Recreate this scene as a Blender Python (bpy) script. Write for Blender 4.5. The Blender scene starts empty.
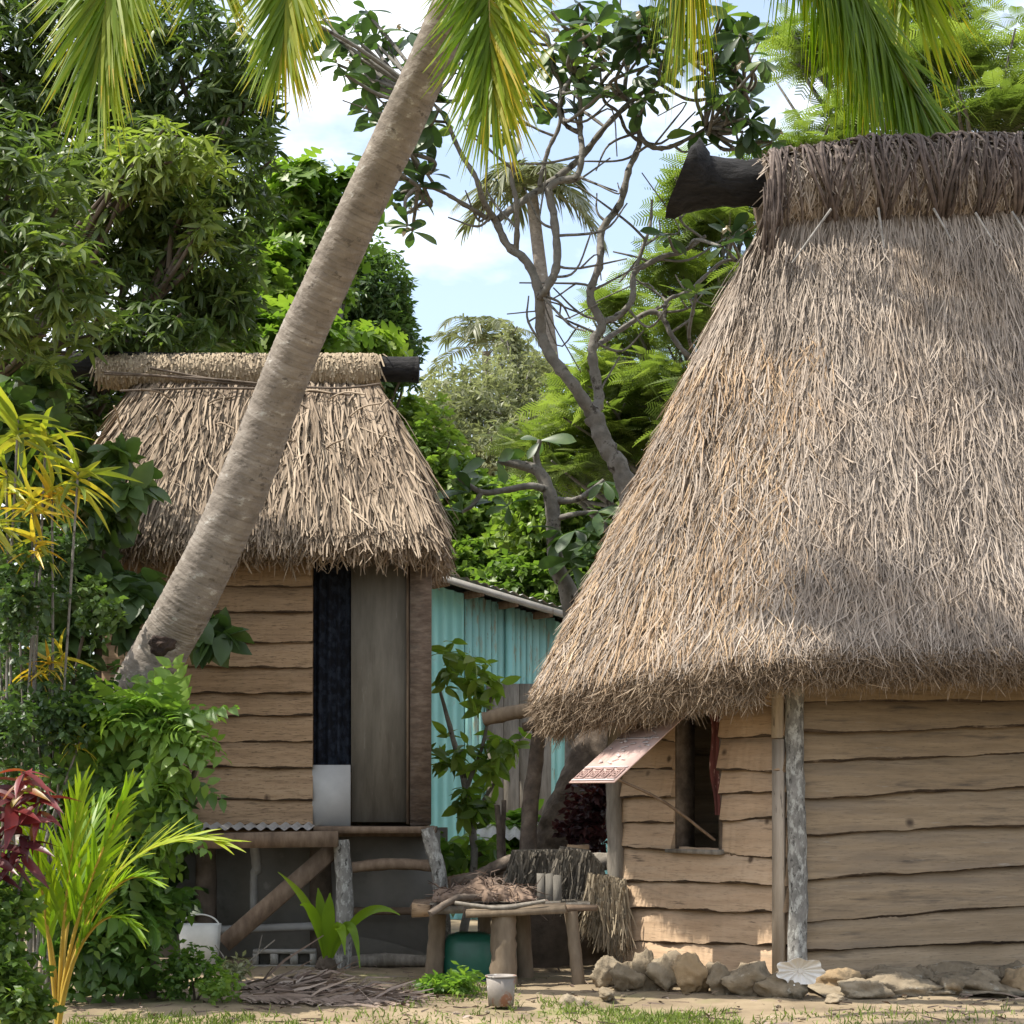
import bpy, math
import numpy as np
from mathutils import Vector

S = bpy.context.scene
COL = S.collection
F = 1900.0            # focal length in picture pixels
HZ = 800.0            # picture row of the horizon
EYE = 1.15            # camera height

# ------------------------------------------------------------------ camera, sky, sun, exposure
cam_data = bpy.data.cameras.new('camera')
cam = bpy.data.objects.new('camera', cam_data)
COL.objects.link(cam)
cam.location = (0, 0, EYE)
cam.rotation_euler = (math.radians(90), 0, 0)
cam_data.sensor_width = 36
cam_data.lens = F * 36 / 1024
cam_data.shift_y = (HZ - 512) / 1024
cam_data.clip_start = 0.1
cam_data.clip_end = 2000
S.camera = cam

SUN = np.array([-0.52, -0.10, 0.85]); SUN /= np.linalg.norm(SUN)
sun_data = bpy.data.lights.new('sun', 'SUN')
sun_data.energy = 3.9
sun_data.angle = math.radians(0.5)
sun_data.color = (1.0, 0.94, 0.84)
sun = bpy.data.objects.new('sun', sun_data)
COL.objects.link(sun)
sun.rotation_euler = Vector(SUN).to_track_quat('Z', 'Y').to_euler()

world = bpy.data.worlds.new('World')
S.world = world
world.use_nodes = True
wn, wl = world.node_tree.nodes, world.node_tree.links
wn.clear()
out = wn.new('ShaderNodeOutputWorld')
bg = wn.new('ShaderNodeBackground')
bg.inputs['Strength'].default_value = 0.15
sky = wn.new('ShaderNodeTexSky')
sky.sky_type = 'NISHITA'
sky.sun_disc = False
sky.sun_elevation = math.asin(SUN[2])
sky.sun_rotation = math.atan2(SUN[0], SUN[1])
sky.air_density = 1.0
sky.dust_density = 2.5
tc = wn.new('ShaderNodeTexCoord')
mp = wn.new('ShaderNodeMapping')
mp.inputs['Scale'].default_value = (3.0, 3.0, 7.0)
mp.inputs['Location'].default_value = (0.35, 0.0, 0.62)
ns = wn.new('ShaderNodeTexNoise')
ns.inputs['Scale'].default_value = 1.1
ns.inputs['Detail'].default_value = 8
ns.inputs['Roughness'].default_value = 0.55
rp = wn.new('ShaderNodeValToRGB')
rp.color_ramp.elements[0].position = 0.46
rp.color_ramp.elements[1].position = 0.62
rp.color_ramp.elements[0].color = (.12, .12, .12, 1)
mx = wn.new('ShaderNodeMixRGB')
mx.inputs['Color2'].default_value = (6.2, 6.3, 6.45, 1)
wl.new(tc.outputs['Generated'], mp.inputs['Vector'])
wl.new(mp.outputs['Vector'], ns.inputs['Vector'])
wl.new(ns.outputs['Fac'], rp.inputs['Fac'])
wl.new(rp.outputs['Color'], mx.inputs['Fac'])
wl.new(sky.outputs['Color'], mx.inputs['Color1'])
wl.new(mx.outputs['Color'], bg.inputs['Color'])
wl.new(bg.outputs['Background'], out.inputs['Surface'])

S.view_settings.view_transform = 'Standard'
S.view_settings.look = 'None'
S.view_settings.gamma = 1
S.view_settings.exposure = 1.0
S.render.engine = 'CYCLES'
S.cycles.use_denoising = True
S.cycles.max_bounces = 6
S.cycles.diffuse_bounces = 3
S.cycles.glossy_bounces = 2
S.cycles.transmission_bounces = 4
S.cycles.transparent_max_bounces = 4
S.cycles.caustics_reflective = False
S.cycles.caustics_refractive = False

# ------------------------------------------------------------------ helpers
R = np.random.RandomState(7)
A = lambda *v: np.array(v, float)


def at(px, py, Y):
    return A((px - 512) / F * Y, Y, EYE - (py - HZ) / F * Y)


def unit(v):
    v = np.asarray(v, float)
    return v / np.maximum(np.linalg.norm(v, axis=-1, keepdims=True), 1e-9)


def catmull(pts, n=8):
    P = np.asarray(pts, float)
    if len(P) < 3:
        t = np.linspace(0, 1, n + 1)[:, None]
        return P[0] * (1 - t) + P[-1] * t
    Q = np.vstack([2 * P[0] - P[1], P, 2 * P[-1] - P[-2]])
    outp = []
    for i in range(1, len(Q) - 2):
        a, b, c, d = Q[i - 1:i + 3]
        for t in np.arange(n) / n:
            outp.append(.5 * (2 * b + (c - a) * t + (2 * a - 5 * b + 4 * c - d) * t * t + (3 * b - a - 3 * c + d) * t ** 3))
    outp.append(Q[-2])
    return np.array(outp)


def bezier(p, n=40):
    p = [np.asarray(q, float) for q in p]
    t = np.linspace(0, 1, n)[:, None]
    if len(p) == 3:
        return (1 - t) ** 2 * p[0] + 2 * t * (1 - t) * p[1] + t * t * p[2]
    return (1 - t) ** 3 * p[0] + 3 * t * (1 - t) ** 2 * p[1] + 3 * t * t * (1 - t) * p[2] + t ** 3 * p[3]


ORIGIN = {}


class MB:
    def __init__(self):
        self.v, self.f, self.n = [], {3: [], 4: []}, 0
        self.r = {3: [], 4: []}

    def add(self, V, Fc, rnd=0.5):
        V = np.asarray(V, float).reshape(-1, 3)
        Fc = np.asarray(Fc, int)
        k = Fc.shape[1]
        self.v.append(V)
        self.f[k].append(Fc + self.n)
        self.r[k].append(np.broadcast_to(np.asarray(rnd, float), (len(Fc),)))
        self.n += len(V)

    def box(self, c, size, ax=None, rnd=0.5, jitter=0):
        c = np.asarray(c, float)
        s = np.asarray(size, float) / 2
        ax = np.eye(3) if ax is None else np.asarray(ax, float)
        q = np.array([[x, y, z] for x in (-1, 1) for y in (-1, 1) for z in (-1, 1)], float) * s
        if jitter:
            q = q + R.normal(0, jitter, q.shape)
        self.add(c + q @ ax, [[0, 1, 3, 2], [4, 6, 7, 5], [0, 4, 5, 1], [2, 3, 7, 6], [0, 2, 6, 4], [1, 5, 7, 3]], rnd)

    def bar(self, a, b, w, d, up=(0, 0, 1), rnd=0.5, jitter=0):
        a, b = np.asarray(a, float), np.asarray(b, float)
        y = unit(b - a)
        x = unit(np.cross(y, up)) if abs(np.dot(y, unit(up))) < .99 else A(1, 0, 0)
        z = np.cross(x, y)
        self.box((a + b) / 2, (w, np.linalg.norm(b - a), d), np.array([x, y, z]), rnd, jitter)

    def tube(self, pts, rad, n=8, rnd=0.5, cap=True, wob=0.0):
        P = np.asarray(pts, float)
        m = len(P)
        rad = np.broadcast_to(np.asarray(rad, float), (m,)) if np.ndim(rad) == 0 or len(rad) == m else np.interp(np.linspace(0, 1, m), np.linspace(0, 1, len(rad)), rad)
        T = unit(np.gradient(P, axis=0))
        u = np.cross(T[0], A(0, 0, 1) if abs(T[0][2]) < .9 else A(1, 0, 0))
        u = unit(u)
        ang = np.arange(n) / n * 2 * math.pi
        V = np.zeros((m, n, 3))
        for i in range(m):
            u = unit(u - T[i] * np.dot(u, T[i]))
            w = np.cross(T[i], u)
            rr = rad[i] * (1 + (R.normal(0, wob, n) if wob else 0))
            V[i] = P[i] + (np.cos(ang) * rr)[:, None] * u + (np.sin(ang) * rr)[:, None] * w
        idx = np.arange(m * n).reshape(m, n)
        a, b = idx[:-1], idx[1:]
        q = np.stack([a, np.roll(a, -1, 1), np.roll(b, -1, 1), b], -1).reshape(-1, 4)
        rn = np.repeat(rnd, n) if np.ndim(rnd) else rnd
        self.add(V, q, rn)
        if cap:
            for ring, p, flip in ((V[0], P[0], 1), (V[-1], P[-1], 0)):
                k = np.arange(n)
                t = np.stack([np.full(n, n), k, (k + 1) % n], -1)
                if flip:
                    t = t[:, ::-1]
                self.add(np.vstack([ring, p]), t, rn[0] if np.ndim(rnd) else rnd)

    def inst(self, tmpl, M, pos, rnd):
        TV, TF = tmpl
        N, k = len(pos), len(TV)
        V = np.einsum('kj,njc->nkc', TV, M) + np.asarray(pos)[:, None, :]
        Fc = (TF[None] + (np.arange(N) * k)[:, None, None]).reshape(-1, TF.shape[1])
        self.add(V, Fc, np.repeat(np.broadcast_to(rnd, (N,)), len(TF)))

    def strands(self, P, D, side, L, W, mid=None, end=None, rnd=0.5, taper=0.35):
        """ribbons: P start, D direction, side the ribbon's width axis; mid / end are offsets that bend it"""
        P, D, side = (np.asarray(q, float) for q in (P, D, side))
        N = len(P)
        L = np.broadcast_to(L, (N,))[:, None]
        W = np.broadcast_to(W, (N,))[:, None]
        mid = 0 if mid is None else mid
        end = 0 if end is None else end
        c0, c1, c2 = P, P + D * L * .5 + mid, P + D * L + end
        V = np.stack([c0 - side * W, c0 + side * W, c1 - side * W, c1 + side * W, c2 - side * W * taper, c2 + side * W * taper], 1)
        Fc = (np.array([[0, 1, 3, 2], [2, 3, 5, 4]])[None] + (np.arange(N) * 6)[:, None, None]).reshape(-1, 4)
        self.add(V, Fc, np.repeat(np.broadcast_to(rnd, (N,)), 2))

    def build(self, name, mat, parent=None, smooth=False, label=None, cat=None, group=None, kind=None, base=None):
        V = np.vstack(self.v)
        me = bpy.data.meshes.new(name)
        if parent is not None:
            org = ORIGIN[parent.name]
        elif base is not None:
            org = np.asarray(base, float)
        else:
            org = A((V[:, 0].min() + V[:, 0].max()) / 2, (V[:, 1].min() + V[:, 1].max()) / 2, V[:, 2].min()) if kind is None else A(0, 0, 0)
        me.vertices.add(len(V))
        me.vertices.foreach_set('co', (V - org).astype(np.float32).ravel())
        li, ls, rr, st = [], [], [], 0
        for k in (3, 4):
            if self.f[k]:
                fc = np.vstack(self.f[k])
                li.append(fc.ravel())
                ls.append(st + np.arange(len(fc)) * k)
                st += fc.size
                rr.append(np.concatenate(self.r[k]))
        li, ls, rr = np.concatenate(li), np.concatenate(ls), np.concatenate(rr)
        me.loops.add(len(li))
        me.loops.foreach_set('vertex_index', li.astype(np.int32))
        me.polygons.add(len(ls))
        me.polygons.foreach_set('loop_start', ls.astype(np.int32))
        if smooth:
            me.polygons.foreach_set('use_smooth', np.ones(len(ls), bool))
        me.update(calc_edges=True)
        at_ = me.attributes.new('rnd', 'FLOAT', 'FACE')
        at_.data.foreach_set('value', rr.astype(np.float32))
        me.materials.append(mat)
        o = bpy.data.objects.new(name, me)
        COL.objects.link(o)
        if parent is not None:
            o.parent = parent
        else:
            o.location = org
        ORIGIN[o.name] = org
        tag(o, label, cat, group, kind)
        return o


def tag(o, label=None, cat=None, group=None, kind=None):
    for k, v in (('label', label), ('category', cat), ('group', group), ('kind', kind)):
        if v:
            o[k] = v
    return o


def thing(name, base, label, cat, group=None):
    o = bpy.data.objects.new(name, None)
    o.empty_display_size = .1
    COL.objects.link(o)
    o.location = tuple(float(x) for x in base)
    ORIGIN[o.name] = np.asarray(base, float)
    return tag(o, label, cat, group)


# ------------------------------------------------------------------ materials
def material(name, cols, rough=.85, scale=6, stretch=(1, 1, 1), vary=.5, bump=.3, bump_dist=.01, translucent=0.0, spec=.3, detail=6, blotch=None, trans_col=None, knots=None):
    """cols: [(position, (r, g, b)), ...]; the position along the ramp mixes a noise with the face's own random number"""
    m = bpy.data.materials.new(name)
    m.use_nodes = True
    n, l = m.node_tree.nodes, m.node_tree.links
    pb = n['Principled BSDF']
    pb.inputs['Roughness'].default_value = rough
    pb.inputs['Specular IOR Level'].default_value = spec
    tcn = n.new('ShaderNodeTexCoord')
    mpn = n.new('ShaderNodeMapping')
    mpn.inputs['Scale'].default_value = stretch
    no = n.new('ShaderNodeTexNoise')
    no.inputs['Scale'].default_value = scale
    no.inputs['Detail'].default_value = detail
    no.inputs['Roughness'].default_value = .62
    l.new(tcn.outputs['Object'], mpn.inputs['Vector'])
    l.new(mpn.outputs['Vector'], no.inputs['Vector'])
    atn = n.new('ShaderNodeAttribute')
    atn.attribute_name = 'rnd'
    st = n.new('ShaderNodeMapRange')
    st.inputs['From Min'].default_value = .28
    st.inputs['From Max'].default_value = .72
    l.new(no.outputs['Fac'], st.inputs['Value'])
    mixf = n.new('ShaderNodeMix')
    mixf.inputs['Factor'].default_value = vary
    l.new(st.outputs['Result'], mixf.inputs['A'])
    l.new(atn.outputs['Fac'], mixf.inputs['B'])
    ra = n.new('ShaderNodeValToRGB')
    while len(ra.color_ramp.elements) < len(cols):
        ra.color_ramp.elements.new(.5)
    for e, (p, c) in zip(ra.color_ramp.elements, cols):
        e.position = p
        e.color = (*c, 1)
    l.new(mixf.outputs['Result'], ra.inputs['Fac'])
    colour = ra.outputs['Color']
    if blotch:                                   # (scale, threshold, softness, colour): patches of lichen, dirt, paint loss
        for bsc, thr, soft, bcol in blotch:
            n2 = n.new('ShaderNodeTexNoise')
            n2.inputs['Scale'].default_value = bsc
            n2.inputs['Detail'].default_value = 5
            n2.inputs['Roughness'].default_value = .65
            l.new(mpn.outputs['Vector'], n2.inputs['Vector'])
            r2 = n.new('ShaderNodeMapRange')
            r2.inputs['From Min'].default_value = thr
            r2.inputs['From Max'].default_value = thr + soft
            l.new(n2.outputs['Fac'], r2.inputs['Value'])
            m2 = n.new('ShaderNodeMixRGB')
            m2.inputs['Color2'].default_value = (*bcol, 1)
            l.new(r2.outputs['Result'], m2.inputs['Fac'])
            l.new(colour, m2.inputs['Color1'])
            colour = m2.outputs['Color']
    if knots:                                    # (cells per metre, knot radius in cells, colour)
        vo = n.new('ShaderNodeTexVoronoi')
        vo.inputs['Scale'].default_value = knots[0]
        l.new(tcn.outputs['Object'], vo.inputs['Vector'])
        r3 = n.new('ShaderNodeMapRange')
        r3.inputs['From Min'].default_value = knots[1]
        r3.inputs['From Max'].default_value = knots[1] * .45
        l.new(vo.outputs['Distance'], r3.inputs['Value'])
        m3 = n.new('ShaderNodeMixRGB')
        m3.inputs['Color2'].default_value = (*knots[2], 1)
        l.new(r3.outputs['Result'], m3.inputs['Fac'])
        l.new(colour, m3.inputs['Color1'])
        colour = m3.outputs['Color']
    l.new(colour, pb.inputs['Base Color'])
    if bump:
        bu = n.new('ShaderNodeBump')
        bu.inputs['Strength'].default_value = bump
        bu.inputs['Distance'].default_value = bump_dist
        l.new(no.outputs['Fac'], bu.inputs['Height'])
        l.new(bu.outputs['Normal'], pb.inputs['Normal'])
    if translucent:
        tr = n.new('ShaderNodeBsdfTranslucent')
        if trans_col:
            hs = n.new('ShaderNodeMixRGB')
            hs.blend_type = 'MULTIPLY'
            hs.inputs['Fac'].default_value = 1
            hs.inputs['Color2'].default_value = (*trans_col, 1)
            l.new(colour, hs.inputs['Color1'])
            l.new(hs.outputs['Color'], tr.inputs['Color'])
        else:
            l.new(colour, tr.inputs['Color'])
        ms = n.new('ShaderNodeMixShader')
        ms.inputs['Fac'].default_value = translucent
        l.new(pb.outputs['BSDF'], ms.inputs[1])
        l.new(tr.outputs['BSDF'], ms.inputs[2])
        l.new(ms.outputs['Shader'], n['Material Output'].inputs['Surface'])
    return m


def leafmat(name, dark, mid, light, rough=.42, translucent=.38, tint=(1.5, 1.7, .7), spec=.45):
    return material(name, [(.12, dark), (.5, mid), (.9, light)], rough=rough, scale=9, vary=.8, bump=0, translucent=translucent, spec=spec, detail=2, trans_col=tint)


M = {}
M['thatch'] = material('grey_thatch', [(.0, (.14, .110, .086)), (.42, (.285, .236, .192)), (.72, (.40, .338, .28)), (1, (.53, .46, .385))], scale=1.6, vary=.66, bump=0, spec=.25, rough=.7, blotch=[(1.5, .52, .8, (.20, .145, .105)), (2.1, .50, .6, (.46, .33, .215))])
M['thatch_bed'] = material('thatch_bed', [(.2, (.10, .075, .055)), (.8, (.22, .17, .125))], scale=9, stretch=(3, 3, .6), vary=.1, bump=.6, bump_dist=.03, rough=.95)
M['thatch_sun_tone'] = material('sunlit_tone_thatch', [(.0, (.16, .10, .06)), (.42, (.33, .225, .135)), (.72, (.44, .32, .205)), (1, (.56, .44, .30))], scale=1.6, vary=.66, bump=0, spec=.25, rough=.7)  # warm sunlight on the left hip, put into the strand colour
M['rim'] = material('eave_thatch', [(.0, (.085, .062, .042)), (.5, (.235, .175, .12)), (1, (.41, .32, .225))], scale=4, vary=.7, bump=0)
M['reed'] = material('pale_reed_thatch', [(.0, (.10, .078, .056)), (.4, (.235, .178, .126)), (.75, (.34, .27, .195)), (1, (.45, .37, .275))], scale=2.2, vary=.7, bump=0, rough=.75)
M['reed_pale'] = material('fresh_reed_thatch', [(.0, (.17, .13, .088)), (.5, (.31, .245, .168)), (1, (.43, .355, .25))], scale=3, vary=.7, bump=0)
M['vine'] = material('grey_vine', [(.1, (.035, .026, .022)), (.6, (.115, .088, .076)), (1, (.24, .20, .175))], scale=20, vary=.6, bump=.4)
M['black_log'] = material('black_tree_fern_log', [(.2, (.004, .004, .0045)), (.8, (.020, .019, .020))], scale=18, stretch=(.5, 2, 2), vary=.1, bump=.9, bump_dist=.02, rough=.8)
M['stick'] = material('bleached_stick', [(.2, (.15, .14, .128)), (.8, (.32, .305, .285))], scale=25, vary=.3, bump=.3)
M['plank'] = material('weathered_tan_plank', [(.05, (.345, .232, .142)), (.5, (.475, .335, .215)), (.95, (.57, .425, .29))], scale=3.2, stretch=(.7, .7, 8), vary=.45, bump=.6, bump_dist=.008, rough=.85, blotch=[(1.6, .54, .2, (.28, .205, .135)), (13, .52, .2, (.31, .218, .137)), (26, .62, .10, (.18, .125, .08)), (5, .62, .10, (.17, .12, .08))], knots=(3.2, .10, (.11, .072, .045)))
M['plank_grey'] = material('weathered_grey_brown_plank', [(.05, (.20, .146, .09)), (.5, (.295, .222, .142)), (.95, (.38, .297, .2))], scale=3.2, stretch=(.7, .7, 8), vary=.45, bump=.6, bump_dist=.008, rough=.88, blotch=[(.9, .49, .25, (.18, .145, .11)), (13, .52, .2, (.19, .143, .096)), (26, .62, .10, (.10, .076, .055)), (2.2, .58, .14, (.10, .08, .062)), (6, .64, .08, (.30, .265, .215))], knots=(2.6, .10, (.07, .05, .036)))
M['plank_brown'] = material('brown_weatherboard', [(.05, (.215, .142, .083)), (.5, (.335, .23, .138)), (.95, (.435, .315, .2))], scale=3.2, stretch=(.7, .7, 8), vary=.5, bump=.6, bump_dist=.008, rough=.85, blotch=[(1.5, .54, .2, (.20, .13, .08)), (13, .52, .16, (.19, .125, .072)), (26, .60, .06, (.09, .06, .04)), (5, .63, .1, (.12, .08, .052))], knots=(3.0, .10, (.085, .055, .035)))
M['bark_shade_edge'] = material('dark_bark_shade_edge', [(.2, (.035, .024, .017)), (.8, (.10, .072, .05))], scale=14, stretch=(.6, .6, 2), vary=.2, bump=.8, bump_dist=.01, rough=.95, blotch=[(7, .60, .08, (.22, .175, .13))])  # bark strip whose dark tone also stands in for seam shade
M['lichen'] = material('lichen_spotted_post', [(.2, (.12, .115, .105)), (.8, (.25, .24, .22))], scale=14, stretch=(1, 1, .5), vary=.1, bump=.6, bump_dist=.012, rough=.95, blotch=[(30, .49, .10, (.38, .38, .35)), (36, .57, .08, (.065, .062, .056)), (70, .55, .1, (.24, .235, .215))])
M['grey_wood'] = material('grey_weathered_wood', [(.1, (.115, .10, .082)), (.5, (.205, .182, .15)), (.9, (.30, .27, .23))], scale=9, stretch=(3, 3, .45), vary=.3, bump=.6, bump_dist=.01, rough=.92)
M['brown_wood'] = material('brown_rough_wood', [(.1, (.085, .058, .04)), (.5, (.17, .12, .082)), (.9, (.27, .2, .14))], scale=9, stretch=(2, 2, .6), vary=.4, bump=.6, bump_dist=.01, rough=.92)
M['batten'] = material('tan_grey_batten', [(.1, (.30, .245, .185)), (.9, (.46, .39, .31))], scale=9, stretch=(3, 3, .4), vary=.2, bump=.5, rough=.9, blotch=[(12, .62, .06, (.12, .10, .08))])
M['post_brown'] = material('rough_red_brown_post', [(.1, (.085, .06, .045)), (.5, (.155, .115, .088)), (.9, (.24, .19, .15))], scale=9, stretch=(1.2, 1.2, 4), vary=.2, bump=.7, bump_dist=.012, rough=.92, blotch=[(5, .55, .12, (.12, .095, .075))])
M['batten_dark'] = material('dark_grey_slats', [(.1, (.085, .078, .066)), (.9, (.18, .165, .14))], scale=10, stretch=(3, 3, .5), vary=.4, bump=.5, rough=.92)
M['log'] = material('dark_bark_log', [(.1, (.045, .036, .03)), (.5, (.115, .09, .07)), (.9, (.21, .17, .135))], scale=11, vary=.3, bump=.8, bump_dist=.015, rough=.95)
M['table_leg'] = material('table_leg_wood', [(.1, (.11, .082, .056)), (.9, (.245, .19, .132))], scale=8, stretch=(2, 2, .5), vary=.3, bump=.5, rough=.9)
M['dark'] = material('dark_interior', [(.2, (.012, .011, .010)), (.8, (.025, .022, .02))], bump=0, rough=.95)
M['door'] = material('grey_door_board', [(.2, (.125, .112, .09)), (.8, (.185, .168, .138))], scale=4, stretch=(4, 4, .6), vary=.2, bump=.25, rough=.8, blotch=[(2.5, .56, .15, (.11, .095, .075)), (9, .64, .08, (.21, .195, .165))])
M['sheet'] = material('grey_fibre_sheet', [(.2, (.17, .165, .148)), (.8, (.25, .24, .215))], scale=2.5, vary=.2, bump=.1, rough=.8, blotch=[(3, .58, .2, (.13, .125, .11)), (7, .64, .1, (.30, .29, .26))])
M['white_panel'] = material('dull_white_board', [(.2, (.38, .38, .37)), (.8, (.48, .48, .465))], scale=3, vary=.2, bump=.05, rough=.6)
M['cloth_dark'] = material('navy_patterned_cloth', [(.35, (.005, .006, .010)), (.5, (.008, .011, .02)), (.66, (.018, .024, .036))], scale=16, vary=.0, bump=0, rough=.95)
M['curtain'] = material('red_curtain', [(.2, (.075, .024, .02)), (.8, (.15, .05, .042))], scale=5, stretch=(4, 4, 1), vary=.2, bump=.3, rough=.9, blotch=[(14, .6, .05, (.35, .22, .18))])
M['turq'] = material('turquoise_painted_iron', [(.1, (.27, .62, .61)), (.6, (.34, .70, .68)), (.95, (.40, .74, .72))], scale=2, vary=.3, bump=.05, rough=.5, blotch=[(3.5, .66, .1, (.33, .50, .46))])
M['turq_peel'] = material('peeling_turquoise_boards', [(.1, (.30, .62, .59)), (.9, (.40, .70, .66))], scale=3, stretch=(1.0, 1.0, .18), vary=.3, bump=.3, rough=.8, blotch=[(16, .56, .10, (.38, .40, .29)), (34, .63, .06, (.26, .26, .19))])
M['iron'] = material('grey_roofing_iron', [(.1, (.30, .29, .275)), (.9, (.50, .49, .47))], scale=5, vary=.3, bump=.05, rough=.5, blotch=[(4, .58, .1, (.17, .12, .085))])
M['rock'] = material('grey_coral_rock', [(.1, (.12, .092, .058)), (.5, (.235, .19, .13)), (.95, (.35, .295, .21))], scale=7, vary=.45, bump=.9, bump_dist=.03, rough=.95, blotch=[(6, .52, .14, (.10, .086, .06)), (11, .62, .08, (.33, .30, .24))])
M['rock_tan'] = material('tan_sandstone', [(.1, (.18, .125, .07)), (.9, (.36, .265, .155))], scale=6, vary=.4, bump=.8, bump_dist=.03, rough=.95, blotch=[(7, .55, .14, (.12, .098, .07))])
M['shell'] = material('white_shell', [(.1, (.62, .59, .54)), (.9, (.80, .79, .76))], scale=9, vary=.3, bump=.3, rough=.6)
M['green_plastic'] = material('dark_green_plastic', [(.2, (.015, .10, .065)), (.8, (.025, .15, .10))], scale=4, vary=.2, bump=.05, rough=.4, spec=.5)
M['bucket'] = material('white_plastic', [(.2, (.46, .46, .42)), (.8, (.62, .62, .58))], scale=4, vary=.2, bump=.05, rough=.45, blotch=[(5, .6, .1, (.35, .32, .26))])
M['tin'] = material('stained_grey_tin', [(.1, (.18, .16, .14)), (.9, (.32, .29, .26))], scale=6, vary=.2, bump=.1, rough=.6, blotch=[(8, .52, .08, (.25, .12, .075)), (12, .6, .06, (.50, .50, .48))])
M['concrete'] = material('grey_concrete', [(.1, (.20, .19, .17)), (.9, (.33, .315, .285))], scale=20, vary=.1, bump=.4, rough=.95)
M['pipe'] = material('pale_grey_pipe', [(.1, (.27, .265, .25)), (.9, (.38, .375, .355))], scale=6, vary=.1, bump=0, rough=.6)
M['sack'] = material('brown_sacking', [(.1, (.12, .082, .06)), (.9, (.26, .185, .135))], scale=8, vary=.3, bump=.6, bump_dist=.02, rough=.95)
M['straw'] = material('dry_straw', [(.1, (.14, .11, .075)), (.5, (.27, .22, .15)), (.95, (.42, .35, .25))], scale=4, vary=.75, bump=0, rough=.9)
M['dark_straw'] = material('dark_old_straw', [(.1, (.05, .045, .036)), (.9, (.19, .165, .13))], scale=4, vary=.75, bump=0, rough=.9)
M['dry_frond'] = material('dead_frond', [(.1, (.09, .06, .045)), (.5, (.22, .165, .13)), (.95, (.38, .31, .26))], scale=4, vary=.8, bump=0, rough=.85)
M['palm_trunk'] = material('coconut_trunk', [(.1, (.115, .098, .082)), (.5, (.205, .178, .15)), (.95, (.31, .28, .245))], scale=9, stretch=(1, 1, 1.6), vary=.42, bump=.9, bump_dist=.016, rough=.95, blotch=[(4, .52, .2, (.165, .142, .118)), (17, .58, .08, (.105, .09, .076)), (9, .61, .07, (.37, .355, .32))])
M['scar'] = material('trunk_scar', [(.2, (.02, .014, .012)), (.8, (.065, .045, .036))], scale=18, vary=.1, bump=.9, bump_dist=.02, rough=.95)
M['bark'] = material('pale_grey_bark', [(.1, (.085, .078, .068)), (.5, (.175, .163, .143)), (.95, (.30, .285, .255))], scale=9, vary=.25, bump=.7, bump_dist=.02, rough=.95, blotch=[(7, .62, .1, (.30, .29, .26)), (9, .55, .08, (.055, .047, .04))])
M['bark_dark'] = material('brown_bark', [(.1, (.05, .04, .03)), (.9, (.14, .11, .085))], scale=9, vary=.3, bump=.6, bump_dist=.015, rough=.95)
M['ground'] = material('sandy_ground', [(.0, (.13, .098, .062)), (.5, (.235, .182, .115)), (1, (.33, .262, .172))], scale=1.6, vary=.0, bump=.5, bump_dist=.03, rough=.98, detail=12, blotch=[(.75, .56, .12, (.20, .19, .085)), (9, .62, .1, (.21, .155, .10))])
M['grass'] = material('grass', [(.1, (.07, .10, .02)), (.9, (.20, .26, .06))], vary=.8, bump=0, translucent=.35, trans_col=(1.4, 1.6, .6), rough=.6)
M['frond'] = material('coconut_frond', [(.05, (.05, .10, .012)), (.45, (.13, .215, .016)), (.75, (.27, .31, .02)), (1, (.45, .30, .02))], scale=2, vary=.85, bump=0, rough=.45, spec=.25, translucent=.5, trans_col=(1.5, 1.6, .5))
M['rachis'] = material('frond_midrib', [(.1, (.20, .19, .05)), (.9, (.34, .28, .08))], scale=8, vary=.3, bump=0, rough=.5)
M['mango'] = leafmat('mango_leaf', (.042, .07, .02), (.095, .14, .042), (.225, .275, .068), translucent=.38)
M['dark_leaf'] = leafmat('dark_green_leaf', (.032, .062, .022), (.07, .12, .038), (.13, .20, .055), translucent=.36)
M['lime'] = leafmat('bright_green_leaf', (.05, .10, .02), (.115, .19, .036), (.21, .285, .055), translucent=.45)
M['ferny'] = leafmat('flame_tree_leaf', (.075, .11, .032), (.145, .195, .056), (.235, .28, .09), translucent=.48, rough=.55, tint=(1.4, 1.55, .6))
M['olive'] = leafmat('grey_green_leaf', (.11, .125, .06), (.20, .215, .115), (.33, .34, .21), translucent=.38, tint=(1.3, 1.4, .9))
M['mid'] = leafmat('mid_green_leaf', (.05, .095, .022), (.11, .18, .04), (.20, .27, .055), translucent=.42)
M['paddle'] = leafmat('frangipani_leaf', (.028, .055, .024), (.06, .108, .038), (.16, .225, .05), translucent=.36)
M['bushleaf'] = leafmat('shrub_leaf', (.055, .115, .028), (.12, .21, .045), (.22, .32, .06), translucent=.45)
M['croton'] = material('croton_leaf', [(.05, (.10, .17, .025)), (.35, (.30, .34, .04)), (.65, (.56, .46, .06)), (1, (.52, .25, .03))], scale=8, vary=.85, bump=0, rough=.4, spec=.5, translucent=.35, trans_col=(1.3, 1.3, .6))
M['red_leaf'] = material('red_cordyline_leaf', [(.05, (.022, .007, .009)), (.55, (.075, .014, .016)), (.82, (.19, .028, .026)), (1, (.30, .30, .03))], scale=5, vary=.75, bump=0, rough=.4, spec=.5, translucent=.3, trans_col=(1.5, .9, .8))
M['purple_leaf'] = leafmat('purple_leaf', (.02, .008, .010), (.045, .016, .018), (.10, .04, .035), tint=(1.5, .8, .7))
M['young'] = material('young_palm_leaf', [(.05, (.08, .17, .015)), (.5, (.19, .31, .02)), (1, (.38, .41, .03))], scale=3, vary=.8, bump=0, rough=.42, spec=.3, translucent=.45, trans_col=(1.4, 1.5, .5))
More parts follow.
